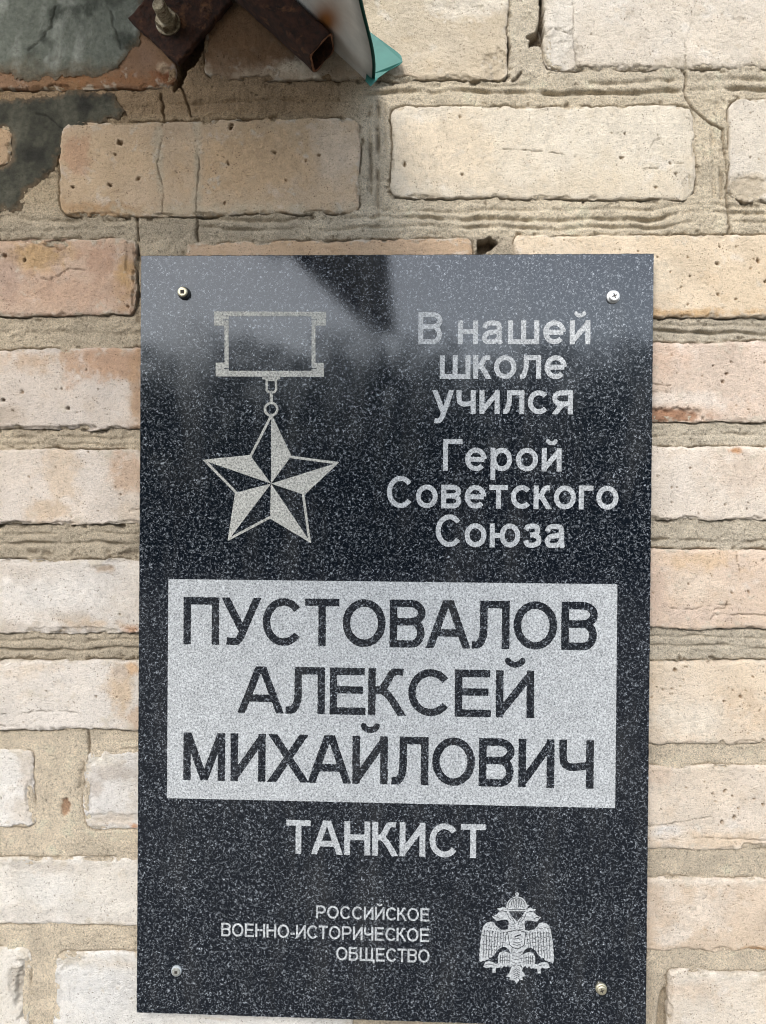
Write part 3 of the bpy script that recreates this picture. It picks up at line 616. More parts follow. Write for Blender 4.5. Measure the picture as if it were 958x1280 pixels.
def spl(pts, n=6):
    P = [pts[0]] + list(pts) + [pts[-1]]; out = []
    for i in range(1, len(P) - 2):
        for k in range(n):
            t = k / n; p0, p1, p2, p3 = (np.array(P[i + j], float) for j in (-1, 0, 1, 2))
            out.append(tuple(.5 * (2 * p1 + (p2 - p0) * t + (2 * p0 - 5 * p1 + 4 * p2 - p3) * t * t + (3 * p1 - p0 - 3 * p2 + p3) * t ** 3)))
    out.append(tuple(pts[-1])); return out
def arc(cx, cy, rx, ry, a0, a1, n=22):
    return [(cx + rx * math.cos(rad(a0 + (a1 - a0) * k / n)), cy + ry * math.sin(rad(a0 + (a1 - a0) * k / n))) for k in range(n + 1)]
def glyph(ch, w):
    """-> (ink width, [(polyline, width factor)], y clip low, y clip high, extra strokes outside the clip)"""
    h = w / 2; X = .735; c = 1 - h; ex = []; lo, hi = 0, 1
    def IU(W, T): return [[(h, 0), (h, T)], [(W - h, 0), (W - h, T)], [(h, w * .55), (W - h, T - w * .55)]]
    if ch == 'П': W = .76; s = [[(h, 0), (h, 1)], [(W - h, 0), (W - h, 1)], [(h, c), (W - h, c)]]
    elif ch == 'У': W = .80; s = [[(.03, 1.08), (.42, .33)], [(.78, 1.08), (.46, .33)] + spl([(.46, .33), (.39, .17), (.31, h + .005), (.22, h), (.10, h + .01)])]
    elif ch == 'С': W = .82; s = [arc(.44, .5, .44 - h, .5 - h, 38, 322, 30)]
    elif ch == 'Т': W = .72; s = [[(.36, 0), (.36, 1)], [(0, c), (W, c)]]
    elif ch == 'О': W = .90; s = [arc(.45, .5, .45 - h, .5 - h, 0, 360, 36)]
    elif ch == 'В': W = .73; s = [[(h, 0), (h, 1)], [(h, c), (.42, c)] + arc(.42, (c + .54) / 2, .25 - .0, (c - .54) / 2, 90, -90) + [(h, .54)], [(h, .54), (.46, .54)] + arc(.46, (.54 + h) / 2, W - h - .46, (.54 - h) / 2, 90, -90) + [(h, h)]]
    elif ch == 'А': W = .92; s = [[(.0 + h * .7, -.06), (W / 2 - .005, 1.06)], [(W - h * .7, -.06), (W / 2 + .005, 1.06)], [(.2, .32), (W - .2, .32)]]
    elif ch == 'Л': W = .78; s = [[(W - h, 0), (W - h, 1)], [(.20, c), (W - h, c)], [(.20 + h * .6, 1), (.20 + h * .6, .55)] + spl([(.20 + h * .6, .55), (.20 + h * .4, .26), (.15, .10), (.07, h), (0, h)])]
    elif ch == 'Е': W = .71; s = [[(h, 0), (h, 1)], [(h, c), (W - .02, c)], [(h, .53), (W - .05, .53)], [(h, h), (W, h)]]
    elif ch == 'К': W = .74; s = [[(h, 0), (h, 1)], spl([(.12, .53), (.27, .56), (.38, .72), (.46, .88), (.56, .94), (.69, .925)]), spl([(.24, .56), (.38, .45), (.50, .28), (.70, -.06)])]
    elif ch == 'М': W = .90; s = [[(h, 0), (h, 1)], [(W - h, 0), (W - h, 1)], [(h * .9, 1.03), (W / 2, .02)], [(W - h * .9, 1.03), (W / 2, .02)]]
    elif ch in 'ИЙ': W = .75; s = IU(W, 1)
    elif ch == 'Х': W = .86; s = [[(.03, -.06), (W - .05, 1.06)], [(W - .03, -.06), (.05, 1.06)]]
    elif ch == 'Ч': W = .72; s = [[(W - h, 0), (W - h, 1)], [(h, 1), (h, .72)] + spl([(h, .72), (h + .02, .54), (.17, .46), (.32, .435), (W - h, .48)])]
    elif ch == 'Н': W = .76; s = [[(h, 0), (h, 1)], [(W - h, 0), (W - h, 1)], [(h, .53), (W - h, .53)]]
    elif ch == 'Р': W = .75; s = [[(h, 0), (h, 1)], [(h, c), (.44, c)] + arc(.44, (c + .45) / 2, W - h - .44, (c - .45) / 2, 90, -90) + [(h, .45)]]
    elif ch == 'Г': W = .62; s = [[(h, 0), (h, 1)], [(h, c), (W, c)]]
    elif ch == 'Б': W = .76; s = [[(h, 0), (h, 1)], [(h, c), (.66, c)], [(h, .57), (.46, .57)] + arc(.46, (.57 + h) / 2, W - h - .46, (.57 - h) / 2, 90, -90) + [(h, h)]]
    elif ch == 'Щ': W = 1.18; lo = -.2; s = [[(h, 0), (h, 1)], [(.53, 0), (.53, 1)], [(1.06 - h, 0), (1.06 - h, 1)], [(0, h), (W, h)], [(W - h * .8, w * .8), (W - h * .8, -.17)]]
    elif ch == '-': W = .32; s = [[(0, .33), (W, .33)]]
    elif ch == 'о': W = .70; s = [arc(.35, X / 2, .35 - h, X / 2 - h, 0, 360, 30)]
    elif ch == 'е': W = .69; s = [arc(.345, X / 2, .345 - h, X / 2 - h, 2, 318, 30), [(h, X / 2), (W - h, X / 2)]]
    elif ch == 'с': W = .64; s = [arc(.35, X / 2, .35 - h, X / 2 - h, 42, 318, 26)]
    elif ch == 'а': W = .68; s = [spl([(h, .50), (.14, .62), (.33, X - h), (.50, .62), (.53, .50)]) + [(.53, .50), (.535, .16)] + spl([(.535, .16), (.56, .05), (.59, 0)]), spl([(.53, .40), (.36, .375), (.16, .33), (h, .20), (.14, h + .01), (.27, h), (.43, .10), (.53, .22)])]
    elif ch == 'н': W = .62; s = [[(h, 0), (h, X)], [(W - h, 0), (W - h, X)], [(h, .39), (W - h, .39)]]
    elif ch in 'ий': W = .63; s = IU(W, X); hi = X
    elif ch == 'ш': W = .96; s = [[(h, 0), (h, X)], [(W / 2, 0), (W / 2, X)], [(W - h, 0), (W - h, X)], [(h, h), (W - h, h)]]
    elif ch == 'к': W = .56; s = [[(h, 0), (h, X)], spl([(.1, .38), (.2, .40), (.28, .50), (.34, .62), (.42, X - h), (.53, X - h)]), spl([(.18, .42), (.30, .32), (.52, -.05)])]
    elif ch == 'л': W = .66; s = [[(W - h, 0), (W - h, X)], [(.15, X - h), (W - h, X - h)], [(.15 + h * .6, X), (.15 + h * .6, .40)] + spl([(.15 + h * .6, .40), (.14, .17), (.09, h + .01), (0, h)])]
    elif ch == 'у': W = .66; lo = -.3; hi = X; s = [[(.05, X + .05), (.34, .02)], [(W - .05, X + .05), (.35, .02)] + spl([(.35, .02), (.28, -.13), (.19, -.22), (.06, -.21)])]
    elif ch == 'ч': W = .60; s = [[(W - h, 0), (W - h, X)], [(h, X), (h, .52)] + spl([(h, .52), (h + .03, .37), (.2, .31), (.36, .31), (W - h, .34)])]
    elif ch == 'я': W = .64; s = [[(W - h, 0), (W - h, X)], [(W - h, X - h), (.28, X - h)] + arc(.28, (X - h + .32) / 2, .28 - h, (X - h - .32) / 2, 90, 270) + [(W - h, .32)], spl([(.38, .32), (.25, .22), (.06, -.03)])]
    elif ch == 'в': W = .64; s = [[(h, 0), (h, X)], [(h, X - h), (.36, X - h)] + arc(.36, (X - h + .39) / 2, .20, (X - h - .39) / 2, 90, -90) + [(h, .39)], [(h, .39), (.38, .39)] + arc(.38, (.39 + h) / 2, W - h - .38, (.39 - h) / 2, 90, -90) + [(h, h)]]
    elif ch == 'т': W = .60; s = [[(W / 2, 0), (W / 2, X)], [(0, X - h), (W, X - h)]]
    elif ch == 'г': W = .46; s = [[(h, 0), (h, X)], [(h, X - h), (W, X - h)]]
    elif ch == 'р': W = .69; lo = -.28; s = [[(h, -.28), (h, X)], arc(.36, X / 2, W - h - .36, X / 2 - h, 0, 360, 30)]
    elif ch == 'з': W = .56; s = [spl([(h * .8, .54), (.13, .64), (.27, X - h), (.42, .63), (.43, .47), (.30, .395), (.20, .39)]), spl([(.20, .39), (.34, .385), (.47, .31), (.47, .16), (.28, h), (.12, .10), (h * .8, .22)])]
    elif ch == 'ю': W = .98; s = [[(h, 0), (h, X)], [(h, X / 2), (.40, X / 2)], arc(.65, X / 2, .33 - h, X / 2 - h, 0, 360, 30)]
    if ch == 'Й': ex = [arc(W / 2, 1.245, .15, .125, 200, 340, 12)]
    if ch == 'й': ex = [arc(W / 2, .985, .13, .10, 200, 340, 12)]
    return W, s, lo, hi, ex
GAP = {'М': .06, 'И': .06, 'А': -.01, 'Х': .0, 'У': .02, 'Т': .03, 'Г': .03, 'у': .03, 'л': .05, 'Л': .04, 'г': .04, 'т': .04, 'к': .03, 'К': .0}
def text_sdf(txt, uL, uR, base, cap, w, gap=.062):
    """returns fn(X, Z) in world coordinates and bounds, fitted between two photo columns on a baseline"""
    xl, zb0 = U(uL, base[0], 0); xr, zb1 = U(uR, base[1], 0); zb = float(zb0 + zb1) / 2
    xl, xr = float(xl), float(xr)
    zc = float(U((uL + uR) / 2, sum(base) / 2, 0)[1]); H = cap * .625 * MM
    adv = 0; items = []
    for i, ch in enumerate(txt):
        if ch == ' ': adv += .50; continue
        W, s, lo, hi, ex = glyph(ch, w)
        items.append((adv, W, s, lo, hi, ex)); nx = txt[i + 1] if i + 1 < len(txt) else ' '
        adv += W + (GAP.get(ch, gap) + GAP.get(nx, gap)) if nx != ' ' else W
    tot = adv; sx = (xr - xl) / (tot * H)
    def fn(X, Z):
        D = np.full(X.shape, 1.0); gx = (X - xl) / H; gy = (Z - zc) / H
        for (a, W, s, lo, hi, ex) in items:
            c0 = np.searchsorted(gx[0], (a - .1) * sx); c1 = np.searchsorted(gx[0], (a + W + .1) * sx)
            r0 = np.searchsorted(gy[:, 0], lo - .12); r1 = np.searchsorted(gy[:, 0], 1.5)
            xx = gx[r0:r1, c0:c1]; yy = gy[r0:r1, c0:c1]
            if xx.size == 0: continue
            d = np.full(xx.shape, 9.0)
            for pl in s:
                q = [((p[0] + a) * sx, p[1]) for p in pl]; dd = dpoly(xx, yy, q) - w / 2
                # butt ends
                for (e, f_) in ((q[0], q[1]), (q[-1], q[-2])):
                    if math.dist(q[0], q[-1]) < .02: continue
                    L = math.hypot(e[0] - f_[0], e[1] - f_[1]) + 1e-9; nx, ny = (e[0] - f_[0]) / L, (e[1] - f_[1]) / L
                    cut = (xx - e[0]) * nx + (yy - e[1]) * ny
                    dd = np.where(np.hypot(xx - e[0], yy - e[1]) < w * .8, np.maximum(dd, cut), dd)
                d = np.minimum(d, dd)
            d = np.maximum(d, np.maximum(lo - yy, yy - hi))
            for pl in ex:
                d = np.minimum(d, dpoly(xx, yy, [((p[0] + a) * sx, p[1]) for p in pl]) - w * .40)
            D[r0:r1, c0:c1] = np.minimum(D[r0:r1, c0:c1], d)
        D = D + .006 * fbm(X * 1e4, Z * 1e4, 9, 3, 2)
        return D * H
    return fn, (xl - H * .1, xr + H * .1, zc - H * .4, zc + H * 1.5)

# ------------------------------------------------------------------ the plaque
plaque = empty('memorial_plaque', (0, 0, -.3), label='black speckled granite memorial plaque with Russian inscription and star medal, screwed to the wall', category='plaque')
TH = .0105
def slab_mesh():
    # front outline with a very fine arris and slightly sawn edges
    hw, hh = .2, .3; n = 400; per = []
    for (ax, az, bx, bz) in ((-hw, -hh, hw, -hh), (hw, -hh, hw, hh), (hw, hh, -hw, hh), (-hw, hh, -hw, -hh)):
        m_ = n if ax == bx else 270
        for k in range(m_):
            per.append((ax + (bx - ax) * k / m_, az + (bz - az) * k / m_))
    P = np.array(per); e = fbm(P[:, 0] * 1e4, P[:, 1] * 1e4, 22, 5, 3) * .00022
    s = 1 + e / .25
    rings = [(P * s[:, None], TH), (P * s[:, None], .0008), (P * (s - .0022)[:, None], 0.0)]
    V = np.concatenate([np.c_[r[:, 0], np.full(len(r), y), r[:, 1]] for r, y in rings]); m_ = len(P); Fc = []
    for k in range(2):
        for i in range(m_): j = (i + 1) % m_; Fc.append((k * m_ + i, k * m_ + j, (k + 1) * m_ + j, (k + 1) * m_ + i))
    Fc.append(tuple(range(2 * m_, 3 * m_))); Fc.append(tuple(range(m_ - 1, -1, -1)))
    me = bpy.data.meshes.new('m'); me.from_pydata(V.tolist(), [], Fc); me.update(); return me
keep(link('slab', slab_mesh(), M_granite), plaque)
YE = -.00018
# name panel: etched field with the letters left polished
px0, px1, pz0, pz1 = -.1763, .1744, -.1284, .0449
names = [text_sdf('ПУСТОВАЛОВ', 229.5, 746, (806, 812.5), 60, .158, .042), text_sdf('АЛЕКСЕЙ', 297, 668, (891.5, 897), 59, .158, .042), text_sdf('МИХАЙЛОВИЧ', 229.5, 742, (976.5, 984.5), 60.5, .158, .042)]
def panel(X, Z):
    D = np.maximum(np.maximum(px0 - X, X - px1), np.maximum(pz0 - Z, Z - pz1))
    D = D + .00012 * fbm(X * 1e4, Z * 1e4, 9, 8, 2)
    for fn, b_ in names: D = np.maximum(D, -fn(X, Z))
    return D
keep(link('name_panel', sdf_mesh(px0 - .0005, px1 + .0006, pz0 - .0005, pz1 + .0006, .0004, panel, YE), M_etch, label='pale etched rectangle with the name in dark letters'), plaque)
LINES = [('В нашей', 523, 738, (430, 430.5), 40, .152), ('школе', 550, 708.5, (473.5, 474), 40, .152), ('учился', 541, 716, (517, 518), 40, .152),
         ('Герой', 554, 702, (588.5, 589.5), 39.5, .152), ('Советского', 484, 773, (634.5, 637.5), 40, .152), ('Союза', 545, 707.5, (683, 685.5), 40.5, .152),
         ('ТАНКИСТ', 358, 607, (1067, 1072.5), 42.5, .17), ('РОССИЙСКОЕ', 395.5, 537, (1148.5, 1151), 16.5, .145),
         ('ВОЕННО-ИСТОРИЧЕСКОЕ', 277, 536.5, (1171, 1176.5), 17, .145), ('ОБЩЕСТВО', 420.5, 537, (1200.5, 1203), 17, .145)]
for (txt, a, b_, base, cap, w_) in LINES:
    fn, bd = text_sdf(txt, a, b_, base, cap, w_)
    keep(link('inscription', sdf_mesh(*bd, .0003 if cap > 20 else .0002, fn, YE), M_etch, label='etched line reading ' + txt), plaque)

# star medal
def zp(pts, ox, oz, s):   # enlarged-view pixels -> world on the plaque plane
    return [tuple(float(q) for q in U(ox + p[0] / s, oz + p[1] / s, 0)) for p in pts]
Z1 = lambda pts: zp(pts, 170, 300, 2.903)
ringc = Z1([(491, 614)])[0]; px = .000625 / 2.903
cen = (491, 884)
tips = [(491, 628), (739, 806), (636, 1100), (333, 1093), (242, 798)]; inn = [(565, 783), (612, 925), (487, 1011), (360, 918), (414, 780)]
def medal(X, Z):
    D = np.full(X.shape, 1.0)
    def add(pts):
        nonlocal D; D = np.minimum(D, sdpoly(X, Z, Z1(pts)))
    def cut(pts):
        nonlocal D; D = np.maximum(D, -sdpoly(X, Z, Z1(pts)))
    # suspension bar: two flared plates joined by thin sides
    add([(284, 259), (691, 261), (690, 311), (652, 311), (652, 446), (683, 446), (682, 497), (290, 495), (290, 445), (322, 445), (322, 311), (285, 311)])
    cut([(337, 277), (638, 277), (638, 475), (337, 475)])
    for a, b2 in (((318, 290), (337, 290)), ((640, 290), (656, 290)), ((322, 466), (337, 466)), ((640, 466), (655, 466))):
        D = np.maximum(D, -(dpoly(X, Z, Z1([a, b2])) - px * 1.8))
    D = np.minimum(D, dpoly(X, Z, Z1([(462, 502), (520, 502)])) - px * 4)
    D = np.minimum(D, dpoly(X, Z, Z1([(475, 508), (475, 545), (482, 552), (503, 552), (509, 545), (509, 508), (475, 508)])) - px * 4)
    D = np.minimum(D, dpoly(X, Z, Z1([(492, 552), (492, 590)])) - px * 5.5)
    D = np.minimum(D, np.abs(np.hypot(X - ringc[0], Z - ringc[1]) - px * 22.5) - px * 4.5)
    star = [p for k in range(5) for p in (tips[k], inn[k])]
    sdS = sdpoly(X, Z, Z1(star)); D = np.minimum(D, np.maximum(sdS, -(sdS + px * 9)))
    for k, t_ in enumerate(tips):
        i2 = {0: inn[0], 1: inn[1], 2: inn[2], 3: inn[3], 4: inn[4]}[k]
        add([t_, i2, cen])
    return D + .00010 * fbm(X * 1e4, Z * 1e4, 9, 6, 2)
x0, z1_ = Z1([(215, 240)])[0]; x1, z0_ = Z1([(765, 1125)])[0]
keep(link('star_medal_emblem', sdf_mesh(x0, x1, z0_, z1_, .0003, medal, YE), M_etch2, label='etched five-pointed star hanging from a flat bar'), plaque)

# double-headed eagle
Z2 = lambda pts: zp(pts, 590, 1105, 8.709)
e2 = .000625 / 8.709
def mir(pts): return [(2 * 487 - p[0], p[1] + 8) for p in pts]
WING = [(262, 452), (300, 486), (345, 498), (395, 492), (402, 520), (385, 525), (402, 600), (410, 672), (432, 694), (430, 760), (400, 712), (365, 682), (330, 684), (285, 712), (250, 762), (212, 800), (190, 796), (178, 822), (152, 826), (140, 838), (118, 836), (100, 848), (80, 836), (84, 790), (78, 770), (88, 740), (82, 715), (92, 680), (88, 650), (98, 600), (104, 560), (112, 500), (130, 450), (165, 418), (205, 408), (240, 418)]
THIGH = [(430, 762), (452, 800), (440, 870), (420, 905), (392, 882), (372, 905), (350, 890), (325, 915), (300, 892), (286, 850), (284, 790), (300, 748), (340, 730), (385, 740)]
LEG = [(300, 858), (260, 868), (230, 848), (180, 838), (145, 850), (125, 900), (160, 912), (205, 905), (228, 912), (220, 965), (258, 965), (262, 915), (300, 908), (330, 905)]
HEAD = [(400, 520), (395, 470), (402, 430), (398, 400), (380, 388), (330, 388), (285, 398), (262, 398), (238, 372), (218, 352), (245, 345), (280, 320), (300, 292), (272, 266), (305, 262), (335, 246), (370, 258), (395, 282), (402, 300), (430, 345), (487, 402), (487, 520)]
BODY = [(395, 500), (487, 460), (580, 508), (590, 530), (575, 660), (545, 700), (540, 780), (530, 905), (555, 910), (545, 945), (565, 965), (582, 1000), (548, 1010), (556, 1046), (520, 1040), (505, 1060), (485, 1085), (468, 1050), (440, 1045), (410, 1040), (414, 1012), (368, 1004), (405, 970), (415, 945), (432, 905), (430, 780), (440, 700), (400, 660), (385, 530)]
CROWN = [(374, 262), (378, 222), (392, 188), (420, 158), (455, 140), (476, 134), (478, 120), (470, 110), (478, 94), (494, 86), (508, 96), (514, 110), (506, 122), (508, 136), (540, 144), (575, 170), (594, 205), (600, 225), (628, 230), (604, 256), (590, 268), (586, 305), (400, 305), (396, 268)]
def eagle(X, Z):
    D = np.full(X.shape, 1.0)
    for p in (WING, THIGH, LEG, HEAD): D = np.minimum(D, np.minimum(sdpoly(X, Z, Z2(p)), sdpoly(X, Z, Z2(mir(p)))))
    for p in (BODY, CROWN): D = np.minimum(D, sdpoly(X, Z, Z2(p)))
    def groove(pts, wd=3.6):
        nonlocal D; D = np.maximum(D, -(dpoly(X, Z, Z2(pts)) - e2 * wd))
    D = np.maximum(D, -sdpoly(X, Z, Z2([(420, 322), (568, 322), (492, 398)])))
    groove([(404, 278), (582, 278)], 4); groove([(404, 298), (582, 298)], 4)
    for k in range(7):
        x = 428 + k * 20; groove([(487 + (x - 487) * .75, 158), (x - (487 - x) * .05, 250)], 3.2)
    groove([(395, 250), (400, 205), (430, 165), (487, 148), (545, 165), (575, 205), (580, 250)], 3)
    SH = [(388, 520), (430, 512), (487, 498), (545, 514), (586, 522), (578, 600), (570, 665), (530, 690), (490, 706), (445, 690), (410, 660), (402, 600), (388, 520)]
    groove(SH, 4)
    groove([(470, 575), (500, 560), (528, 552)], 8); groove([(440, 600), (500, 590), (540, 600)], 3); groove([(445, 630), (500, 640), (545, 625)], 3.4); groove([(450, 655), (490, 668), (530, 655)], 3)
    rr = random.Random(5)
    for m_ in (lambda p: p, mir):
        for j in range(9):          # long feathers
            xx = 122 + j * 30; top = 500 + j * 3; bot = 800 - max(0, j - 2) * 22
            pts = [(xx + 14 - t * 14 + rr.uniform(-3, 3), top + t * (bot - top)) for t in (0, .25, .5, .75, 1)]
            groove(m_(pts), 3.0)
        for row in range(6):        # rows of scale-like feather tips
            for j in range(9):
                xx = 110 + j * 30 + (row % 2) * 15 + rr.uniform(-5, 5); yy = 465 + row * 48 + j * 3 + rr.uniform(-9, 9)
                if yy > 790 - max(0, j - 2) * 26: continue
                groove(m_([(xx, yy), (xx + 8, yy + 9), (xx + 18, yy)]), 2.6)
        for j in range(5): groove(m_([(312 + j * 24, 770), (310 + j * 24, 860)]), 3)
        for yy in (790, 825): groove(m_([(295, yy), (330, yy + 8), (370, yy), (410, yy + 8)]), 2.6)
        groove(m_([(290, 298), (330, 290), (378, 300)]), 4); groove(m_([(240, 352), (275, 358), (300, 372)]), 4)
        groove(m_([(385, 320), (400, 360), (430, 395)]), 3); groove(m_([(420, 340), (450, 385), (470, 430)]), 3); groove(m_([(150, 872), (200, 872), (240, 880)]), 3)
        for yy in (430, 455, 480): groove(m_([(410, yy), (440, yy + 10), (475, yy)]), 2.4)
    for k in range(5): groove([(487, 920 + k * 24), (455, 940 + k * 24)], 2.8); groove([(487, 920 + k * 24), (520, 940 + k * 24)], 2.8)
    for yy in (740, 775, 810, 850, 880): groove([(440, yy), (487, yy + 12), (535, yy)], 2.4)
    return D
x0, z1_ = Z2([(60, 70)])[0]; x1, z0_ = Z2([(915, 1105)])[0]
keep(link('eagle_emblem', sdf_mesh(x0, x1, z0_, z1_, .00016, eagle, YE), M_etch, label='etched crowned double-headed eagle with a shield'), plaque)

# screws
def lathe(prof, n=40, y0=0, ang=0):
    """prof: (radius, y) pairs revolved about the y axis"""
    V = []; Fc = []
    for (r, y) in prof:
        for k in range(n): a = 2 * math.pi * k / n + ang; V.append((r * math.cos(a), y + y0, r * math.sin(a)))
    m_ = len(prof)
    for i in range(m_ - 1):
        for k in range(n): j = (k + 1) % n; Fc.append((i * n + k, i * n + j, (i + 1) * n + j, (i + 1) * n + k))
    Fc.append(tuple(range((m_ - 1) * n, m_ * n))); Fc.append(tuple(range(n - 1, -1, -1)))
    me = bpy.data.meshes.new('m'); me.from_pydata(V, [], Fc); me.update(); return me
def place(o, parent, loc): o.parent = parent; o.location = Vector(loc) - parent.location
def cross_mesh(r, w_, y):
    P = []
    for k in range(4):
        a = k * math.pi / 2 + .35
        for (q, s_) in ((r, -w_), (r, w_), (w_, w_)):
            P.append((q * math.cos(a) - s_ * math.sin(a), y, q * math.sin(a) + s_ * math.cos(a)))
    V = P + [(p[0] * .5, y + .0006, p[2] * .5) for p in P]
    Fc = [tuple(range(12))] + [(i, (i + 1) % 12, 12 + (i + 1) % 12, 12 + i) for i in range(12)]
    me = bpy.data.meshes.new('m'); me.from_pydata(V, [], Fc); me.update(); return me
def sq_mesh(r, y):
    me = bpy.data.meshes.new('m'); V = [(-r, y, -r), (r, y, -r), (r, y, r), (-r, y, r)]
    me.from_pydata(V + [(p[0] * .6, y + .0006, p[2] * .6) for p in V], [], [(0, 1, 2, 3), (0, 1, 5, 4), (1, 2, 6, 5), (2, 3, 7, 6), (3, 0, 4, 7)]); me.update(); return me
def screw(u, v, stand, headmat, seat, recess, label, hr=.0041, sink=0):
    """screw head standing off the slab; seat = collar material"""
    x, z = U(u, v, -stand); loc = (float(x), 0, float(z))
    pr = [(hr * .55, .004), (hr * .55, -stand + .0022), (hr, -stand + .0016), (hr, -stand + .0008), (hr * .9, -stand + .0002), (hr * .72, -stand)]
    o = link('screw', lathe(pr), headmat, smooth=False, label=label); place(o, plaque, loc)
    me = o.data
    me.polygons.foreach_set('use_smooth', [len(p.vertices) == 4 for p in me.polygons])
    if seat:
        c = link('collar', lathe([(hr * 1.22, .001), (hr * 1.22, -.0012), (hr * 1.12, -.0022), (hr * .9, -.0023)]), seat, parent=o); c.data.polygons.foreach_set('use_smooth', [len(p.vertices) == 4 for p in c.data.polygons])
    rm = recess(-stand - .0001); link('recess', rm, M_slot, parent=o)
screw(228, 364.5, .0062, M_brass, M_rubber, lambda y: sq_mesh(.0015, y), 'brass-coloured screw with a square recess in a dark collar', .0040)
screw(768.5, 369.5, .0052, M_zinc, M_zinc, lambda y: cross_mesh(.0020, .0005, y), 'bright zinc screw with a cross recess', .0042)
screw(220, 1215.5, .0030, M_dull, M_ring, lambda y: sq_mesh(.0011, y), 'dull flush screw with a filled recess', .0034)
screw(753, 1239, .0042, M_brass, M_brass, lambda y: cross_mesh(.0016, .0004, y), 'brass-coloured screw standing proud of the stone', .0036)

# ------------------------------------------------------------------ the canopy
ex_, ez_ = (float(q) for q in U(463, 105, WY))
canopy = empty('metal_canopy', (ex_, WY, ez_), label='sloping sheet metal canopy with teal edge on rusty square tubes above the plaque', category='canopy')
SL = Vector((-.735, 0, .678)).normalized()      # up the slope
NR = Vector((.678, 0, .735)).normalized()       # roof normal
E0 = Vector((ex_, WY, ez_)); DEP = 1.0; LEN = .56
def pt(s, d, n=0): return E0 + SL * s + Vector((0, -d, 0)) + NR * n
# galvanised underside sheet: grid with rust colour, a turned-down lip at the eave
ss = np.r_[-.0, .004, np.linspace(.01, .16, 60), np.linspace(.18, LEN, 14)]; dd = np.r_[0, np.linspace(.002, .16, 50), np.linspace(.2, DEP, 16)]
def sheet(n0, matr, name, extra, wav=.0012, uext=0.0):
    V = []; C = []
    for s in ss:
        for d in dd:
            n = n0 + wav * math.sin(d * 37 + 1) * (1 if s < .05 else .3) * (d > .004)
            s2 = s - (.004 * math.sin(min(d, .14) / .14 * math.pi * 1.5) if s < .02 else 0) - (uext if s < .001 else 0)
            p = pt(s2, d, n); V.append(p)
            r = math.exp(-(((s - .058 + d * .42)) / .012) ** 2) * math.exp(-((d - .03) / .04) ** 2)
            g = math.exp(-((s) / .006) ** 2) * .55
            C.append((min(1, r * 1.1), g, 0))
    me = mesh_quads(V, grid_faces(len(ss), len(dd)), C); o = link(name, me, matr, smooth=True, **extra); keep(o, canopy)
    return o
sheet(.0, M_galv, 'underside_sheet', {})
sheet(.0016, M_teal, 'roof_sheet', {}, uext=.002)
def tube(A, Bp, up_, wd, ht, th, matr, name, off=0):
    """open rectangular tube from A (open end) to Bp"""
    ax = (Bp - A).normalized(); sd_ = ax.cross(up_).normalized(); upv = sd_.cross(ax)
    L = (Bp - A).length; ns = max(2, int(L / .002)) ; q = 9; sec = []
    for k in range(4):
        c0, c1 = [(-1, -1), (1, -1), (1, 1), (-1, 1)][k], [(1, -1), (1, 1), (-1, 1), (-1, -1)][k]
        for i in range(q): t_ = i / q; sec.append((c0[0] + (c1[0] - c0[0]) * t_, c0[1] + (c1[1] - c0[1]) * t_))
    sec = np.array(sec); m_ = len(sec); rr_ = np.maximum(np.abs(sec[:, 0]), np.abs(sec[:, 1])); round_ = 1 - .10 * np.minimum(np.abs(sec[:, 0]), np.abs(sec[:, 1])) ** 12
    ss_ = np.linspace(0, L, ns); SS, KK = np.meshgrid(ss_, np.arange(m_), indexing='ij')
    nz = 1 + (.022 * fbm(SS * 1000, KK * 3.0, 12, 401, 4, .7) + .03 * sst(.5, .9, fbm(SS * 1000, KK * 3.0, 7, 402, 3)))
    a_ = np.array(sd_); u_ = np.array(upv); x_ = np.array(ax); A_ = np.array(A)
    def skin(w2, h2, nz): return A_ + SS[..., None] * x_ + (sec[None, :, 0] * round_ * w2 * nz)[..., None] * a_ + (sec[None, :, 1] * round_ * h2 * nz)[..., None] * u_
    outer = skin(wd / 2, ht / 2, nz); inner = skin(wd / 2 - th, ht / 2 - th, 1.0)
    outer[0] += x_ * (.0007 * fbm(np.arange(m_) * 1.0, np.zeros(m_), 2.5, 9, 2))[:, None]
    V = np.concatenate([outer.reshape(-1, 3), inner.reshape(-1, 3)]); n0 = ns * m_
    I = np.arange(ns)[:-1, None] * m_; J = np.arange(m_)[None]; J2 = (J + 1) % m_
    Fo = np.stack([I + J, I + J2, I + m_ + J2, I + m_ + J], -1).reshape(-1, 4)
    j0 = np.arange(m_); j1 = (j0 + 1) % m_
    cap = np.stack([j1, j0, n0 + j0, n0 + j1], -1); cap2 = np.stack([j0, j1, n0 + j1, n0 + j0], -1) + (ns - 1) * m_
    Fq = np.concatenate([Fo, Fo[:, ::-1] + n0, cap, cap2])
    me = mesh_quads(V, Fq); me.materials.append(matr); me.materials.append(M_rustedge)
    mi = np.zeros(len(me.polygons), np.int32); mi[2 * len(Fo):2 * len(Fo) + m_] = 1; me.polygons.foreach_set('material_index', mi)
    o = bpy.data.objects.new(name, me); COL.objects.link(o); keep(o, canopy); return o
TW = .026
# rafter lying along the wall: its open end seen at the eave
endc = P3(407, 79, WY - .002); endc.y = WY - .004 - TW / 2
s_end = (endc - E0).dot(SL); 
A = pt(s_end, -(endc.y - WY) if False else (WY - endc.y), -.0005 - .0128)
tube(A, A + SL * .55, NR, TW, .0245, .0016, M_rust, 'rafter')
A2 = pt(.03, DEP - .03, -.0135); tube(A2, A2 + SL * .55, NR, TW, .0245, .0016, M_rust, 'rafter')
for s in (.30,):
    a = pt(s, .032, -.04); b_ = pt(s, DEP - .02, -.04); tube(a, b_, NR, .03, .026, .002, M_rust, 'purlin')
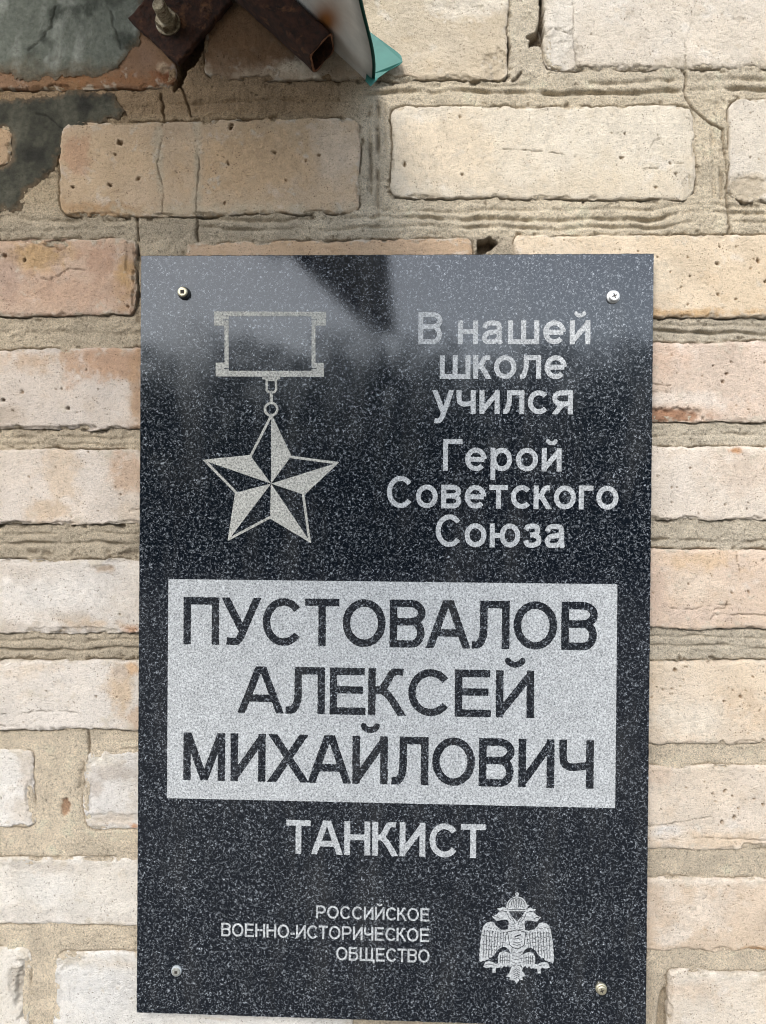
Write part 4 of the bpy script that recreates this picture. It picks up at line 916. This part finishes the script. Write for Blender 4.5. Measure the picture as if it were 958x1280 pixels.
# a welded web of small rust nodules on the rafter is left to its material
# bracket plate and bolt
bp = [P3(160, 22, WY - .006), P3(222, 79, WY - .006), P3(290, 0, WY - .006), P3(230, -58, WY - .006)]
g = np.linspace(0, 1, 90); ga, gb = np.meshgrid(g, g)
b4 = [np.array(p) for p in bp]
Pg = (b4[0] * ((1 - ga) * (1 - gb))[..., None] + b4[1] * (ga * (1 - gb))[..., None] + b4[2] * (ga * gb)[..., None] + b4[3] * ((1 - ga) * gb)[..., None])
sx_, sz_ = Pg[..., 0] * 1000, Pg[..., 2] * 1000
edge = np.minimum(np.minimum(ga, 1 - ga), np.minimum(gb, 1 - gb))
Pg[..., 0] += .0006 * fbm(sx_, sz_, 6, 411, 3); Pg[..., 2] += .0006 * fbm(sx_, sz_, 6, 412, 3)
Pg[..., 1] -= .00035 * fbm(sx_, sz_, 7, 413, 4, .7) + .0006 * sst(.45, .8, fbm(sx_, sz_, 6, 414, 3)) - .0008 * (1 - np.clip(edge / .02, 0, 1))
Pp = np.pad(Pg, ((1, 1), (1, 1), (0, 0)), mode='edge')
for sl_ in ((0, slice(None)), (-1, slice(None)), (slice(None), 0), (slice(None), -1)): Pp[sl_[0], sl_[1], 1] = WY - .0005
me = mesh_quads(Pp.reshape(-1, 3), grid_faces(*Pp.shape[:2]))
keep(link('bracket_plate', me, M_rust), canopy)
x, z = U(210, 28, WY - .008); loc = (float(x), WY - .0060, float(z))
bolt = link('anchor_bolt', lathe([(.0052, .02), (.0052, -.024), (.0044, -.0255)] if False else
      [(.0052 if k % 2 else .0045, .004 - k * .0008) for k in range(36)] + [(.0040, -.0252)], 24), M_bolt); place(bolt, canopy, loc)
link('washer', lathe([(.0098, .0), (.0098, -.0018), (.0092, -.0021), (.006, -.0021)], 36), M_bolt, parent=bolt)
link('nut', lathe([(.0085, -.0021), (.0090, -.0028), (.0090, -.0082), (.0084, -.0092), (.0055, -.0093)], 6, ang=.3), M_bolt, parent=bolt)
# teal flashing against the wall, turned out at its lower edge
FY = WY - .006
fl = [(440, 12), (463, 40), (482, 54), (497, 65), (502, 70), (503.5, 77), (500, 80.5), (486, 88), (472, 98), (463, 93), (452, 60)]
fp = [P3(a, b_, FY - .0025 * (1 if a > 490 else 0)) for a, b_ in fl]
lip = [P3(459, 89, FY), P3(472, 98, FY), P3(463.5, 107, FY - .006), P3(457, 100, FY - .006)]
V = [tuple(p) for p in fp]; n = len(V); V += [(p[0], p[1] + .0009, p[2]) for p in V]
Fc = [tuple(range(n)), tuple(range(2 * n - 1, n - 1, -1))] + [(i, n + i, n + (i + 1) % n, (i + 1) % n) for i in range(n)]
k = len(V); V += [tuple(p) for p in lip] + [(p.x, p.y, p.z - .0009) for p in lip]
Fc += [(k, k + 1, k + 2, k + 3), (k + 7, k + 6, k + 5, k + 4), (k + 2, k + 6, k + 7, k + 3), (k + 1, k + 5, k + 6, k + 2)]
me = bpy.data.meshes.new('m'); me.from_pydata(V, [], Fc); me.update()
keep(link('flashing', me, M_teal), canopy)

# ------------------------------------------------------------------ trees across the yard, seen mirrored in the stone
rng = np.random.default_rng(4)
def tree_belt():
    n = 60000; xs = rng.uniform(-38, 38, n); ys = -26 + rng.normal(0, 1.6, n)
    top = 7.3 + .5 * fbm(xs, xs * 0, 2.6, 3, 4)
    zs = GZ + rng.beta(1.0, 1.7, n) * top
    c = np.stack([xs, ys, zs], -1); a = rng.normal(size=(n, 3)); a /= np.linalg.norm(a, axis=1)[:, None]
    b_ = np.cross(a, rng.normal(size=(n, 3))); b_ /= np.linalg.norm(b_, axis=1)[:, None]; s = rng.uniform(.10, .28, n)[:, None]
    V = np.stack([c - a * s, c - b_ * s, c + a * s, c + b_ * s], 1).reshape(-1, 3)
    return mesh_quads(V, np.arange(4 * n).reshape(n, 4))
link('tree_belt', tree_belt(), M_leaf, kind='stuff', label='dark leafy tree belt across the yard facing the wall')
bpy.context.view_layer.update()
